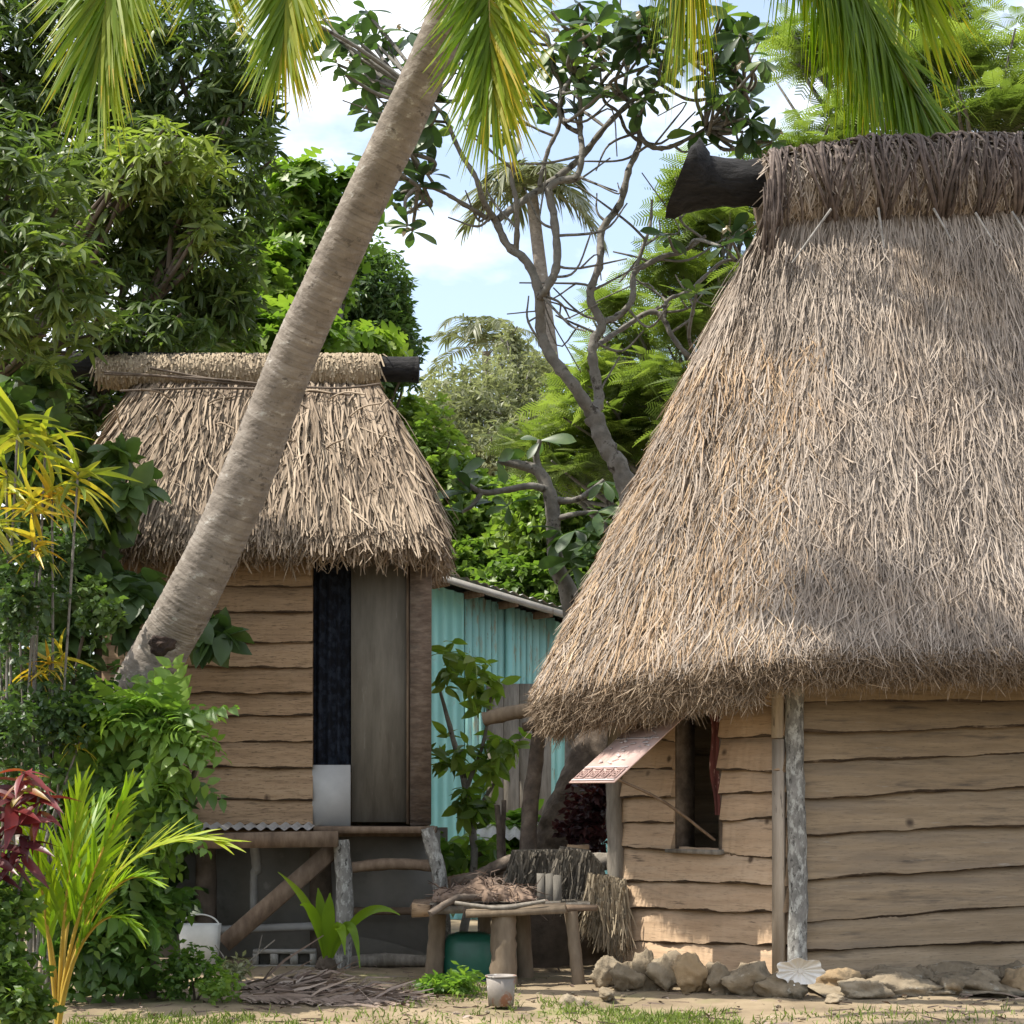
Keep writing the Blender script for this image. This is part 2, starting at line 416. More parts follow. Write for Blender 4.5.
M['young_stem'] = material('young_palm_stem', [(.1, (.34, .22, .03)), (.9, (.52, .36, .06))], scale=6, vary=.4, bump=.1, rough=.5)
M['flower'] = material('pale_flower', [(.1, (.6, .5, .35)), (.9, (.75, .7, .6))], vary=.5, bump=0)
M['awning'] = material('faded_pink_printed_board', [(.1, (.46, .31, .27)), (.9, (.60, .45, .40))], scale=6, vary=.1, bump=.05, rough=.6, blotch=[(5, .55, .1, (.50, .40, .36))])
M['awning_print'] = material('faded_grey_print', [(.1, (.29, .19, .17)), (.9, (.40, .275, .245))], scale=9, vary=.2, bump=0, rough=.6)
M['awning_pale'] = material('faded_white_print', [(.1, (.50, .42, .40)), (.9, (.62, .56, .54))], scale=9, vary=.2, bump=0, rough=.6)
# ------------------------------------------------------------------ ground (one sheet to the horizon)
def ground_height(x, y):
    return .012 * np.sin(x * 2.1 + y * .9) + .010 * np.sin(x * .8 - y * 2.7 + 1) + .006 * np.sin(x * 5.3 + y * 4.1)


def make_ground():
    xs = np.concatenate([[-400, -120, -40, -15], np.linspace(-7, 9, 180), [16, 40, 120, 400]])
    ys = np.concatenate([[-60, -10, 3], np.linspace(7, 19, 150), [24, 40, 90, 250, 900]])
    X, Y = np.meshgrid(xs, ys)
    near = np.clip((9 - np.abs(X - 1)) / 3, 0, 1) * np.clip((Y - 5) / 3, 0, 1) * np.clip((20 - Y) / 3, 0, 1)
    Z = (ground_height(X, Y) + R.normal(0, .004, X.shape)) * near
    V = np.stack([X, Y, Z], -1).reshape(-1, 3)
    i = np.arange(X.size).reshape(X.shape)
    q = np.stack([i[:-1, :-1], i[:-1, 1:], i[1:, 1:], i[1:, :-1]], -1).reshape(-1, 4)
    mb = MB()
    mb.add(V, q, .5)
    return mb.build('ground', M['ground'], smooth=True, kind='structure')


make_ground()


# ------------------------------------------------------------------ building helpers
def board_wall(mb, p0, p1, seams, out, spans=None, amp=.012, lip=.028, n=28, seed=0, bark=None):
    """horizontal wavy edged boards from p0 to p1; seams = [(z at p0, z at p1)] bottom to top; spans(i) gives the stretches of board i"""
    rs = np.random.RandomState(seed)
    p0, p1, out = (np.array([*q[:2], 0.0]) for q in (p0, p1, out))
    waves = []
    for k in range(len(seams)):
        waves.append([(rs.uniform(.3, 1) * amp / (1 + .18 * w_), w_, rs.uniform(0, 6.28)) for w_ in (rs.uniform(1.5, 4), rs.uniform(3, 7), rs.uniform(7, 12), rs.uniform(12, 18), rs.uniform(20, 30), rs.uniform(32, 45))])

    def edge(k, u):
        z = seams[k][0] * (1 - u) + seams[k][1] * u
        for a, f, p in waves[k]:
            z = z + a * np.sin(f * u * np.linalg.norm(p1 - p0) + p)
        return z
    for k in range(len(seams) - 1):
        rnd = rs.uniform(.1, .9)
        for u0, u1 in (spans(k) if spans else [(0, 1)]):
            u = np.linspace(u0, u1, max(3, int(n * (u1 - u0)) + 2))
            zb, zt = edge(k, u), edge(k + 1, u) + .03
            base = p0 + (p1 - p0) * u[:, None]
            lipn = lip * (rs.uniform(.55, 1.25) + .3 * np.sin(u * rs.uniform(5, 25) + k) + rs.normal(0, .06, len(u)))
            rows = []
            bk = .011 + .005 * np.sin(u * 19 + k * 2) + .003 * np.sin(u * 43 + k) + rs.normal(0, .001, len(u))
            bk = np.clip(bk, .003, .024)
            for z, o in ((zb + .004, 0 * u - .012), (zb, lipn - .006), (zb + bk, lipn + .003), (zb * .5 + zt * .5, lipn * .62), (zt, lipn * 0 + .003), (zt, 0 * u - .012)):
                q = base + out * o[:, None]
                q[:, 2] = z
                rows.append(q)
            V = np.stack(rows, 0)
            m, c = V.shape[:2]
            i = np.arange(m * c).reshape(m, c)
            q = np.stack([i[:-1, :-1], i[:-1, 1:], i[1:, 1:], i[1:, :-1]], -1).reshape(-1, 4)
            if bark is not None:                       # waney lower edge: bark coloured dark to deepen the seam's shadow line
                bark.add(V[:3], q[:2 * (c - 1)], rnd)
                mb.add(V[2:], q[:3 * (c - 1)], rnd)
            else:
                mb.add(V, q, rnd)
            for e in (0, c - 1):
                mb.add(V[:, e], [[0, 1, 2, 3], [0, 3, 4, 5]], rnd)


def loop_smooth(pts, n):
    """closed Catmull-Rom loop resampled evenly to n points"""
    P = np.asarray(pts, float)
    Q = np.vstack([P[-1], P, P[:2]])
    o = []
    for i in range(1, len(Q) - 2):
        a, b, c, d = Q[i - 1:i + 3]
        for t in np.arange(24) / 24:
            o.append(.5 * (2 * b + (c - a) * t + (2 * a - 5 * b + 4 * c - d) * t * t + (3 * b - a - 3 * c + d) * t ** 3))
    o = np.array(o + [o[0]])
    s = np.concatenate([[0], np.cumsum(np.linalg.norm(np.diff(o, axis=0), axis=1))])
    return np.stack([np.interp(np.linspace(0, s[-1], n, endpoint=False), s, o[:, k]) for k in range(3)], -1)


class Roof:
    def __init__(self, eave, ridge0, ridge1, thick, bulge=.1, n=160, k=22):
        self.E = E = loop_smooth(eave, n)
        r0, r1 = np.asarray(ridge0, float), np.asarray(ridge1, float)
        d = r1 - r0
        cen = (r0 + r1) / 2
        # each eave point runs up to its own place along the ridge
        a = np.clip(((E - cen) @ d) / (d @ d) * 1.0, -.5, .5)
        lim = np.abs(((E - cen) @ d)).max() / (d @ d)
        a = np.clip(((E - cen) @ d) / (d @ d) / max(lim, 1e-6) * .5 * 1.12, -.5, .5)
        self.Rg = cen + d * a[:, None]
        inward = self.Rg - E
        inward[:, 2] = 0
        self.inw = unit(inward)
        side = unit(np.roll(E, -1, 0) - np.roll(E, 1, 0))
        slope = unit(self.Rg - E)
        N = unit(np.cross(side, slope))
        N[N[:, 2] < 0] *= -1
        self.N = N
        t = np.linspace(0, 1, k)
        self.t = t
        G = self.Rg[None] * (1 - t)[:, None, None] + E[None] * t[:, None, None]
        lumps = np.sin(np.arange(n) * .35)[None, :, None] * .02 + np.sin(np.arange(n) * .83 + 2)[None, :, None] * .012
        self.G = G + N[None] * (bulge * np.sin(math.pi * t ** 1.15) + 0)[:, None, None] + N[None] * lumps * np.sin(math.pi * np.clip(t, 0, 1))[:, None, None]
        dn = A(0, 0, -1)
        th = np.broadcast_to(thick, (n,))[:, None]
        self.th = th
        self.rim = np.stack([E + dn * th * .35 - self.inw * .03, E + dn * th * .8 + self.inw * .02, E + dn * th + self.inw * .12,
                             E + self.inw * .45 + dn * (th - .45), self.Rg + (E - self.Rg) * .05 + dn * .35], 0)

    def surface(self, mb):
        V = np.concatenate([self.G, self.rim], 0)
        m, n = V.shape[:2]
        i = np.arange(m * n).reshape(m, n)
        a, b = i[:-1], i[1:]
        mb.add(V, np.stack([a, np.roll(a, -1, 1), np.roll(b, -1, 1), b], -1).reshape(-1, 4), .4)

    def sow(self, mb, count, length, width, lift, curl, back=.15, seed=1, tmin=0.0, tmax=1.0, rough=.25, tone=0.0, lenpow=1.0, over=.05, hip=None):
        rs = np.random.RandomState(seed)
        m, n = self.G.shape[:2]
        a, b = self.G[:-1], self.G[1:]
        c = np.roll(self.G, -1, 1)[:-1]
        area = np.linalg.norm(np.cross(b - a, c - a), axis=-1)
        vis = np.where(self.N[:, 1] < .25, 1, back)
        area = area * vis[None]
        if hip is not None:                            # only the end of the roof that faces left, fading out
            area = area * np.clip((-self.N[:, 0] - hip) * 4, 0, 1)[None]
        tt = (self.t[:-1] + self.t[1:]) / 2
        area = area * ((tt >= tmin) & (tt <= tmax))[:, None]
        pr = (area / area.sum()).ravel()
        pick = rs.choice(pr.size, count, p=pr)
        ti, si = pick // n, pick % n
        fu, fv = rs.rand(count)[:, None], rs.rand(count)[:, None]
        s2 = (si + 1) % n
        P = (self.G[ti, si] * (1 - fu) + self.G[ti, s2] * fu) * (1 - fv) + (self.G[ti + 1, si] * (1 - fu) + self.G[ti + 1, s2] * fu) * fv
        D = unit(self.G[ti + 1, si] - self.G[ti, si])
        Nn = self.N[si]
        Sd = np.cross(Nn, D)
        # tufts of strands lean together
        lean = np.sin(P[:, 0] * 7.3 + P[:, 2] * 5.1) * np.sin(P[:, 2] * 6.7 - P[:, 0] * 3.3 + 1) * .75 + np.sin(P[:, 0] * 23 + P[:, 2] * 13) * .35
        D = unit(D + Sd * (rs.normal(0, rough, (count, 1)) + (lean * rough)[:, None]) + Nn * rs.normal(.03, .04, (count, 1)))
        roll = rs.uniform(-1.0, 1.0, (count, 1))
        wdir = unit(np.cross(Nn, D) + Nn * roll)
        L = length * rs.uniform(.45, 1.35, count) ** lenpow
        rem = np.linalg.norm(self.E[si] - P, axis=1) + over * rs.uniform(-.6, 1, count)
        short = np.clip(L - rem, 0, None)
        P = P - D * np.minimum(short, L * .7)[:, None]
        W = width * rs.uniform(.5, 1.4, count)
        mid = Nn * rs.uniform(0, lift, (count, 1)) + Sd * rs.normal(0, curl, (count, 1))
        end = Nn * rs.uniform(-.2 * lift, lift * 1.1, (count, 1)) + Sd * rs.normal(0, curl * 1.6, (count, 1))
        rnd = np.clip(rs.beta(2.2, 2.2, count) + tone, 0, 1)
        P = P + Nn * rs.uniform(-.02, .012, (count, 1))
        mb.strands(P, D, wdir, L, W, mid, end, rnd)

    def fringe(self, mb, count, length, width, seed=2, back=.2, out=.25, spread=.35, tone=0.0):
        rs = np.random.RandomState(seed)
        n = len(self.E)
        w = np.where(self.N[:, 1] < .25, 1, back)
        si = rs.choice(n, count, p=w / w.sum())
        f = rs.rand(count)[:, None]
        s2 = (si + 1) % n
        E = self.E[si] * (1 - f) + self.E[s2] * f
        inw = self.inw[si]
        h = rs.rand(count)
        th = self.th[si]
        prof = np.stack([self.E[si] + A(0, 0, .02), self.rim[0][si], self.rim[1][si], self.rim[2][si]], 0)
        g = h * 3
        gi = np.minimum(g.astype(int), 2)
        gf = (g - gi)[:, None]
        ar = np.arange(count)
        P = prof[gi, ar] * (1 - gf) + prof[gi + 1, ar] * gf + (E - self.E[si]) + rs.normal(0, .012, (count, 3)) + inw * .01
        h = h[:, None]
        side = np.cross(inw, A(0, 0, 1))
        D = unit(A(0, 0, -1) * (.75 - .1 * h) - inw * (out * (1.3 - h)) + side * rs.normal(0, spread, (count, 1)) + rs.normal(0, .12, (count, 3)))
        wd = unit(np.cross(D, rs.normal(0, 1, (count, 3))))
        L = length * rs.uniform(.5, 1.4, count)
        rnd = np.clip(rs.beta(2, 2, count) * (1.0) + tone, 0, 1)
        mb.strands(P, D, wd, L, width * rs.uniform(.5, 1.4, count), rs.normal(0, .012, (count, 3)), rs.normal(0, .03, (count, 3)), rnd)


# ------------------------------------------------------------------ the tall thatched hut on the right
C0, C1 = A(1.683, 11.5, 0), A(.735, 12.7, 0)
EDIR = A(.965, .262, 0)
C3 = C0 + 4.3 * EDIR
C2 = C1 + 4.3 * EDIR
NA = unit(A(-(C1 - C0)[1], (C1 - C0)[0], 0)); NA = NA if NA[0] < 0 else -NA      # outward normals
NB = A(EDIR[1], -EDIR[0], 0)
hut = thing('thatched_hut', (3.2, 12.7, 0), 'tall hut with steep shaggy grey thatch and flapped window, on a stone footing', 'hut')


def za(py, Y):
    return EYE - (py - HZ) / F * Y


YL, YR = C1[1], C0[1]
# end wall (the narrow one with the window): seam rows read at the left post and at the corner post
rowsA = [(975, 981), (941, 947), (908, 913), (880, 886), (847, 859), (824, 819), (799, 792), (769, 772), (742, 737), (715, 705)]
seamsA = [(za(a, YL), za(b, YR)) for a, b in rowsA] + [(2.02, 2.02), (2.25, 2.25), (2.5, 2.5)]
seamsA[0] = (.02, .05)


def u_on_A(px):          # 0 at the left post, 1 at the corner
    s = np.linspace(0, 1, 2001)
    q = C1 + (C0 - C1) * s[:, None]
    return s[np.argmin(np.abs(512 + F * q[:, 0] / q[:, 1] - px))]


uw0, uw1 = u_on_A(677), u_on_A(723)
mb, be = MB(), MB()
board_wall(mb, C1, C0, seamsA, NA, spans=lambda k: [(0, uw0), (uw1, 1)] if 4 <= k <= 9 else [(0, 1)], seed=3, amp=.008, n=90, lip=.042, bark=be)
w_ = mb.build('wall', M['plank'], hut)
be.build('bark_shade_edge', M['bark_shade_edge'], w_)
rowsB = [978, 951, 924, 882, 836, 799, 763, 734, 704]
rise = [0, 6, 10, 8, -2, 0, 1, 3, 0]
seamsB = []
Y3 = C0[1] + 2.2 * EDIR[1]
for py, rz in zip(rowsB, [975, 939, 899, 859, 821, 784, 752, 724, 700]):
    zl, zr = za(py, C0[1]), za(rz, Y3)
    seamsB.append((zl, zl + (zr - zl) * min(1.95, 4.3 / 2.2)))
seamsB[0] = (.05, .05)
for i in range(1, len(seamsB)):
    seamsB[i] = (seamsB[i][0], max(seamsB[i][1], seamsB[i - 1][1] + .1))
seamsB += [(2.05, 2.2), (2.3, 2.4), (2.52, 2.55)]
mb, be = MB(), MB()
board_wall(mb, C0, C3, seamsB, NB, seed=11, amp=.010, n=220, lip=.045, bark=be)
w_ = mb.build('wall', M['plank_grey'], hut)
be.build('bark_shade_edge', M['bark_shade_edge'], w_)
mb = MB()                                             # plain back and far end, never turned to this side
for a, b, o in ((C1, C2, -NB), (C2, C3, -NA)):
    board_wall(mb, a, b, [(z, z) for z in np.arange(.05, 2.6, .28)], o, seed=5, n=20)
mb.build('wall', M['plank_grey'], hut)
mb = MB()                                             # floor and lining keep the inside dark
mb.add([C0 + A(-.05, .1, .1), C3 + A(-.1, .1, .1), C2 + A(-.1, -.1, .1), C1 + A(.06, -.06, .1)], [[0, 1, 2, 3]])
mb.build('floor', M['brown_wood'], hut)
# corner post: mottled round post and a squared batten beside it
mb = MB()
pc = C0 + A(.03, -.055, 0)
pts = [pc + A(.01 * math.sin(z * 3), 0, z) for z in np.linspace(.06, 2.35, 26)]
mb.tube(pts, [.058, .056, .054], 14, wob=.06)
mb.build('corner_post', M['lichen'], hut, smooth=True)
mb = MB()
q = C0 + (C1 - C0) * .03 + NA * .05
mb.bar(q + A(0, 0, .06), q + A(0, 0, 1.52), .09, .024, up=NA)
mb.bar(q + A(-.004, .003, 1.526), q + A(0, 0, 2.3), .088, .024, up=NA)
mb.build('batten', M['batten'], hut)
mb = MB()
q = C1 + NA * .045 - unit(C0 - C1) * .01
mb.tube([q + A(.012 * math.sin(z * 4), 0, z) for z in np.linspace(0.0, 2.3, 30)], [.062, .056, .05], 12, wob=.05)
mb.build('end_post', M['grey_wood'], hut, smooth=True)
# window: frame boards, sill, curtain and the propped printed flap
W0, W1 = C1 + (C0 - C1) * uw0, C1 + (C0 - C1) * uw1
wz0, wz1 = za(849, 12.1), 2.02
win = None
mb = MB()
for q, s in ((W0, 1), (W1, -1)):
    d = unit(C0 - C1) * s
    mb.bar(q + d * .012 - NA * .06 + A(0, 0, wz0), q + d * .012 - NA * .06 + A(0, 0, wz1), .024, .15, up=NA)
mb.bar(W0 - NA * .06 + A(0, 0, wz1 - .012), W1 - NA * .06 + A(0, 0, wz1 - .012), .15, .024)
win = mb.build('window', M['log'], hut)
mb = MB()
mb.bar(W0 - unit(C0 - C1) * .03 + NA * .012 + A(0, 0, wz0 - .014), W1 + unit(C0 - C1) * .03 + NA * .012 + A(0, 0, wz0 - .014), .13, .026, jitter=.004)
mb.build('sill', M['grey_wood'], win)
mb = MB()
nu, nz = 14, 24
V = []
for j in range(nz):
    z = 1.98 - j / (nz - 1) * (1.98 - za(815, 12))
    wid = .11 + .02 * math.sin(j * .5) - .05 * (j / nz)
    for i in range(nu):
        u = i / (nu - 1)
        V.append(W1 - unit(C0 - C1) * (u * wid + .005) - NA * (-.012 + .022 * math.sin(u * 11 + j * .12)) + A(0, 0, z))
i = np.arange(nu * nz).reshape(nz, nu)
mb.add(V, np.stack([i[:-1, :-1], i[:-1, 1:], i[1:, 1:], i[1:, :-1]], -1).reshape(-1, 4))
mb.build('curtain', M['curtain'], win, smooth=True)
h0, h1 = W0 + A(0, 0, 1.87) + NA * .05, W1 + A(0, 0, 1.87) + NA * .05
o0, o1 = h0 + NA * .86 - A(0, 0, .61), h1 + NA * .86 - A(0, 0, .63)
fn = unit(np.cross(h1 - h0, o0 - h0)); fn = fn if fn[2] > 0 else -fn
mb = MB()
ctr = (h0 + h1 + o0 + o1) / 4
ax = np.array([unit(h1 - h0), unit(np.cross(fn, unit(h1 - h0))), fn])
mb.box(ctr, (np.linalg.norm(h1 - h0), np.linalg.norm(o0 - h0), .008), ax)
flap = mb.build('shutter', M['awning'], hut)


def on_flap(u, v, up=.0065):                          # u along the hinge, v from the hinge outwards
    return h0 + (h1 - h0) * u + (o0 - h0) * v + fn * up


mb, mp_ = MB(), MB()
for k in range(4):                                    # the row of squared spirals along the lower edge
    c = .14 + k * .24
    for a, s in ((.085, .012), (.04, .010)):
        for (du0, dv0, du1, dv1) in ((-a, -a * .55, a, -a * .55), (a, -a * .55, a, a * .55), (a, a * .55, -a, a * .55), (-a, a * .55, -a, -a * .3)):
            mb.bar(on_flap(c + du0, .92 + dv0), on_flap(c + du1, .92 + dv1), s, .003, up=fn)
mb.bar(on_flap(.03, .92), on_flap(.97, .92), .006, .003, up=fn)
for v in (.855, .985, .56):
    mp_.bar(on_flap(.03, v, .006), on_flap(.97, v, .006), .014, .003, up=fn)
rs = np.random.RandomState(4)
for k in range(26):
    u, v = rs.uniform(.05, .85), rs.uniform(.4, .82)
    mp_.bar(on_flap(u, v, .0075), on_flap(u + rs.uniform(.05, .14), v + rs.uniform(-.03, .03), .0075), rs.uniform(.008, .02), .002, up=fn)
mb.build('border_pattern', M['awning_print'], flap)
mp_.build('print_lines', M['awning_pale'], flap)
mb = MB()
pe = W0 + (W1 - W0) * .9 + NA * .03 + A(0, 0, wz0 + .06)
mb.tube(catmull([on_flap(.9, .95, -.01), (on_flap(.9, .95) + pe) / 2 + A(0, 0, .035), pe], 6), .009, 6, wob=.1)
mb.build('shutter_prop', M['brown_wood'], hut)
# stone footing: each stone a piece of the footing
foot = None


def rock_geo(mb, c, size, seed, rnd=.5, flat=1.0):
    rs = np.random.RandomState(seed)
    nu, nv = 34, 20
    V = []
    ph = rs.uniform(0, 6.28, (9, 3))
    fr = rs.uniform(1.2, 3.6, (9, 3))
    dirs = unit(rs.normal(0, 1, (9, 3)))
    cut = rs.uniform(.45, .9, 9)
    for j in range(nv):
        th = math.pi * j / (nv - 1)
        for i in range(nu):
            p = 2 * math.pi * i / nu
            d = A(math.sin(th) * math.cos(p), math.sin(th) * math.sin(p), math.cos(th))
            r = 1.0
            for k in range(9):                         # facets
                dd = d @ dirs[k]
                if dd > .2:
                    r = min(r, cut[k] / dd)
            r = r * (1 + .05 * sum(math.sin(ph[k][0] + 3 * fr[k] @ d) for k in range(4)) / 2)
            V.append(d * r)
    V = np.array(V)
    for fq, am in ((5, .05), (9, .035), (17, .02)):
        fd = rs.normal(0, fq, (3, 3))
        fp = rs.uniform(0, 6.28, 3)
        V = V * (1 + am * np.sin(V @ fd.T + fp).sum(1, keepdims=True))
    V = V * np.asarray(size) / 2
    i = np.arange(nu * nv).reshape(nv, nu)
    a, b = i[:-1], i[1:]
    V = V + unit(V) * (rs.normal(0, .012, (len(V), 1)) * np.mean(size) * (np.abs(V[:, 2:3]) < .48 * size[2]))
    mb.add(V + np.asarray(c), np.stack([a, b, np.roll(b, -1, 1), np.roll(a, -1, 1)], -1).reshape(-1, 4), rnd)


foot_root_built = []
rs = np.random.RandomState(21)
mb = MB()                                             # packed earth bed of the footing
nseg = 40
prof = [(-.05, .0), (.62, .0), (.40, .035), (.1, .07), (-.1, .08)]
V = []
for k in range(nseg):
    b = C0 + (C3 - C0) * k / (nseg - 1) - NA * 0
    for o, z in prof:
        V.append(b + NB * (o + rs.normal(0, .012)) + A(0, 0, z + rs.normal(0, .008)))
i = np.arange(nseg * 5).reshape(nseg, 5)
mb.add(V, np.stack([i[:-1, :-1], i[1:, :-1], i[1:, 1:], i[:-1, 1:]], -1).reshape(-1, 4))
foot = mb.build('footing', M['rock'], hut, smooth=True)
k = 0
tpos = .02
while tpos < .62:
    w = rs.uniform(.16, .42)
    for row in range(2):
        hgt = rs.uniform(.15, .20) if row == 0 else rs.uniform(.11, .17)
        c = C0 + (C3 - C0) * ((tpos + rs.uniform(-.02, .02) * row) + w / 2 / 4.3) + NB * (rs.uniform(.16, .24) if row == 0 else rs.uniform(.36, .56)) + A(0, 0, hgt * .3)
        mb = MB()
        rock_geo(mb, c, (w * 1.22, .30, hgt * 1.2), 50 + k + 40 * row, rs.rand())
        mb.build('stone', M['rock_tan'] if (k + row) % 5 == 0 else M['rock'], foot, smooth=False)
    tpos += w / 4.3 * .92
    k += 1
# roof
cz = lambda z: z
eave = [A(6.4, 12.05, 2.02), A(4.6, 11.5, 2.02), A(3.2, 11.14, 2.02), A(2.25, 10.92, 2.02), A(1.65, 10.90, 2.00), A(1.12, 11.12, 1.97), A(.62, 11.65, 1.91), A(.25, 12.15, 1.87), A(.22, 12.65, 1.89),
        A(.55, 13.25, 1.97), A(1.3, 13.6, 2.02), A(3.2, 14.1, 2.02), A(4.8, 14.45, 2.02), A(6.0, 14.55, 2.02), A(6.8, 13.3, 2.02)]
RL, RR = A(1.66, 12.35, 4.98), A(5.35, 12.85, 5.25)
E_ = np.array(eave)
roof = Roof(eave, RL, RR, np.where(loop_smooth(eave, 200)[:, 0] < 1.45, .25, .15), bulge=-.01, n=200, k=26)
mb = MB(); roof.surface(mb)
thatch = mb.build('roof', M['thatch_bed'], hut, smooth=True)
mb = MB()
roof.sow(mb, 30000, .50, .0036, .02, .014, seed=1, rough=.07, tmin=0, tmax=.7)
roof.sow(mb, 62000, .38, .0038, .034, .022, seed=2, rough=.14, tmin=.06, over=.09)
roof.sow(mb, 20000, .32, .0042, .05, .045, seed=8, rough=.17, tmin=.35, over=.09)
roof.sow(mb, 2600, .40, .0048, .055, .035, seed=4, rough=.2, tmin=.42, tone=.0, over=.12)
roof.sow(mb, 2600, .22, .0036, .04, .04, seed=3, rough=.35, tmin=.4, tone=.03)
mb.build('thatch', M['thatch'], thatch)
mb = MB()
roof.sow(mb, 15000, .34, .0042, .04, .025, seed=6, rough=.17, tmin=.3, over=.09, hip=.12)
mb.build('thatch', M['thatch_sun_tone'], thatch)
mb = MB()
roof.fringe(mb, 46000, .078, .0026, seed=5, spread=.55, out=.5)
mb.build('eave_fringe', M['rim'], thatch)
# ridge roll bound with vines
xs = np.linspace(0, 1, 40)
RC = np.array([A(1.64, 12.46, 5.10)]) * (1 - xs[:, None]) + np.array([A(5.4, 12.96, 5.36)]) * xs[:, None]
RC[:, 2] += .06 * np.clip(xs / .18, 0, 1) - .0 * xs
rr = .235 + .03 * np.clip(xs / .15, 0, 1) + .006 * np.sin(xs * 40)
mb = MB(); mb.tube(RC, rr, 20, cap=True)
roll = mb.build('ridge_roll', M['thatch_bed'], hut, smooth=True)


def roll_pt(x, th, dr=.0):
    """point on the roll: x along it (0..1), th = 0 on the camera side, 90 degrees on top"""
    c = np.stack([np.interp(x, xs, RC[:, k]) for k in range(3)], -1)
    r = np.interp(x, xs, rr) + dr
    return c + np.stack([0 * th, -np.cos(th) * r, np.sin(th) * r], -1)


rs = np.random.RandomState(9)
mb = MB()
n = 9000
x, th = rs.rand(n), rs.uniform(-1.2, 2.4, n)
P = roll_pt(x, th, rs.uniform(-.01, .012, n))
Tn = unit(roll_pt(x, th, .1) - P)
Dn = unit(roll_pt(x, th - .1) - roll_pt(x, th))
ax_ = np.broadcast_to(unit(RC[-1] - RC[0]), P.shape)
D = unit(Dn + ax_ * rs.normal(0, .55, (n, 1)))
mb.strands(P, D, unit(np.cross(Tn, D) + Tn * rs.uniform(-.8, .8, (n, 1))), .15 * rs.uniform(.5, 1.4, n), .0045, Tn * .006, -Tn * .012 + Tn * rs.uniform(-.01, .03, (n, 1)), np.clip(rs.beta(2, 2, n) - .08, 0, 1))
mb.build('thatch', M['thatch'], roll)
ROLLLEN = np.linalg.norm(RC[-1] - RC[0])
px_of = lambda px: np.interp(px, 512 + F * RC[:, 0] / RC[:, 1], xs)
pegs = [(826, 216, 792, 263), (879, 213, 884, 248), (936, 213, 953, 243), (978, 217, 996, 246), (1014, 215, 1028, 236), (1062, 214, 1076, 240), (1110, 214, 1120, 240)]
mb = MB()


def vine(x0, th0, x1, th1, r=.0095, wav=.06, dr=.026):
    m = 16
    t = np.linspace(0, 1, m)
    xx = x0 + (x1 - x0) * t + np.sin(t * rs.uniform(3, 7) + rs.uniform(0, 6)) * wav / ROLLLEN * np.sin(t * 3.14)
    mb.tube(roll_pt(xx, th0 + (th1 - th0) * t, dr + rs.uniform(0, .03)), r * rs.uniform(.6, 1.35), 6, rnd=rs.rand(), wob=.12)


for (ax0, ay0, bx0, by0) in pegs:
    xp = px_of(ax0)
    for k in range(19):
        vine(xp + rs.normal(0, .012) / ROLLLEN * 2, math.radians(-62 + rs.uniform(-8, 8)), xp + rs.uniform(-.32, .30) / ROLLLEN, math.radians(rs.uniform(95, 190)))
for k in range(22):                                   # bundle hanging at the open end of the roll
    x0 = rs.uniform(.0, .085) / ROLLLEN
    vine(x0, math.radians(-75), x0 + rs.uniform(0, .1) / ROLLLEN, math.radians(rs.uniform(100, 190)), wav=.03)
for k in range(70):                                   # loose turns between the bundles
    x0 = rs.uniform(0, .9)
    vine(x0, math.radians(rs.uniform(-70, -40)), x0 + rs.uniform(-.22, .22) / ROLLLEN, math.radians(rs.uniform(90, 190)), r=.0065)
for k in range(30):
    p = at(rs.uniform(762, 778), rs.uniform(215, 235), 12.12)
    mb.tube(catmull([p + A(0, -.02, .22), p + A(rs.normal(0, .01), -.05, .05), p + A(rs.normal(-.01, .015), 0.02, -rs.uniform(.05, .16))], 4), .007, 5, rnd=rs.rand())
mb.build('vine_lashing', M['vine'], roll)
for (ax0, ay0, bx0, by0) in pegs:
    a = at(ax0, ay0, 12.02 + (ax0 - 826) / 2600)
    b = at(bx0, by0, 11.97 + (ax0 - 826) / 2600)
    mb = MB(); mb.tube([a + (a - b) * .15, a, b], [.008, .008, .006], 8)
    mb.build('peg', M['stick'], roll)
# black tree fern log with its flared end
ctrl = [(775, 181, 22), (765, 182, 22), (755, 183, 22), (745, 183, 22), (735, 183, 23), (725, 183, 23), (715, 182, 23.5), (708, 181, 25), (701, 180, 28), (694, 177, 33), (687, 175, 37), (680, 177, 35)]
Yp = 12.46
mb = MB()
n = 22
V = []
rs = np.random.RandomState(33)
for k, (px_, py_, r_) in enumerate([(900, 181, 22)] + ctrl):
    c = at(px_, py_, Yp)
    R_ = r_ / F * Yp
    for i in range(n):
        a_ = 2 * math.pi * i / n
        rg = R_ * (1 + rs.normal(0, .055) + (.10 * math.sin(3 * a_ + 1) if k > 8 else 0))
        tilt = -(math.sin(a_)) * .05 * max(0, k - 8) / 4
        V.append(c + A(-tilt * 1.0 + (.045 * math.sin(a_) if k > 8 else 0), -math.cos(a_) * rg, math.sin(a_) * rg))
i = np.arange(len(V)).reshape(-1, n)
a, b = i[:-1], i[1:]
mb.add(V, np.stack([a, b, np.roll(b, -1, 1), np.roll(a, -1, 1)], -1).reshape(-1, 4))
last = np.array(V[-n:])
mb.add(np.vstack([last, last.mean(0) + A(.03, 0, 0)]), np.stack([np.arange(n), (np.arange(n) + 1) % n, np.full(n, n)], -1))
mb.build('ridge_pole', M['black_log'], hut, smooth=True)

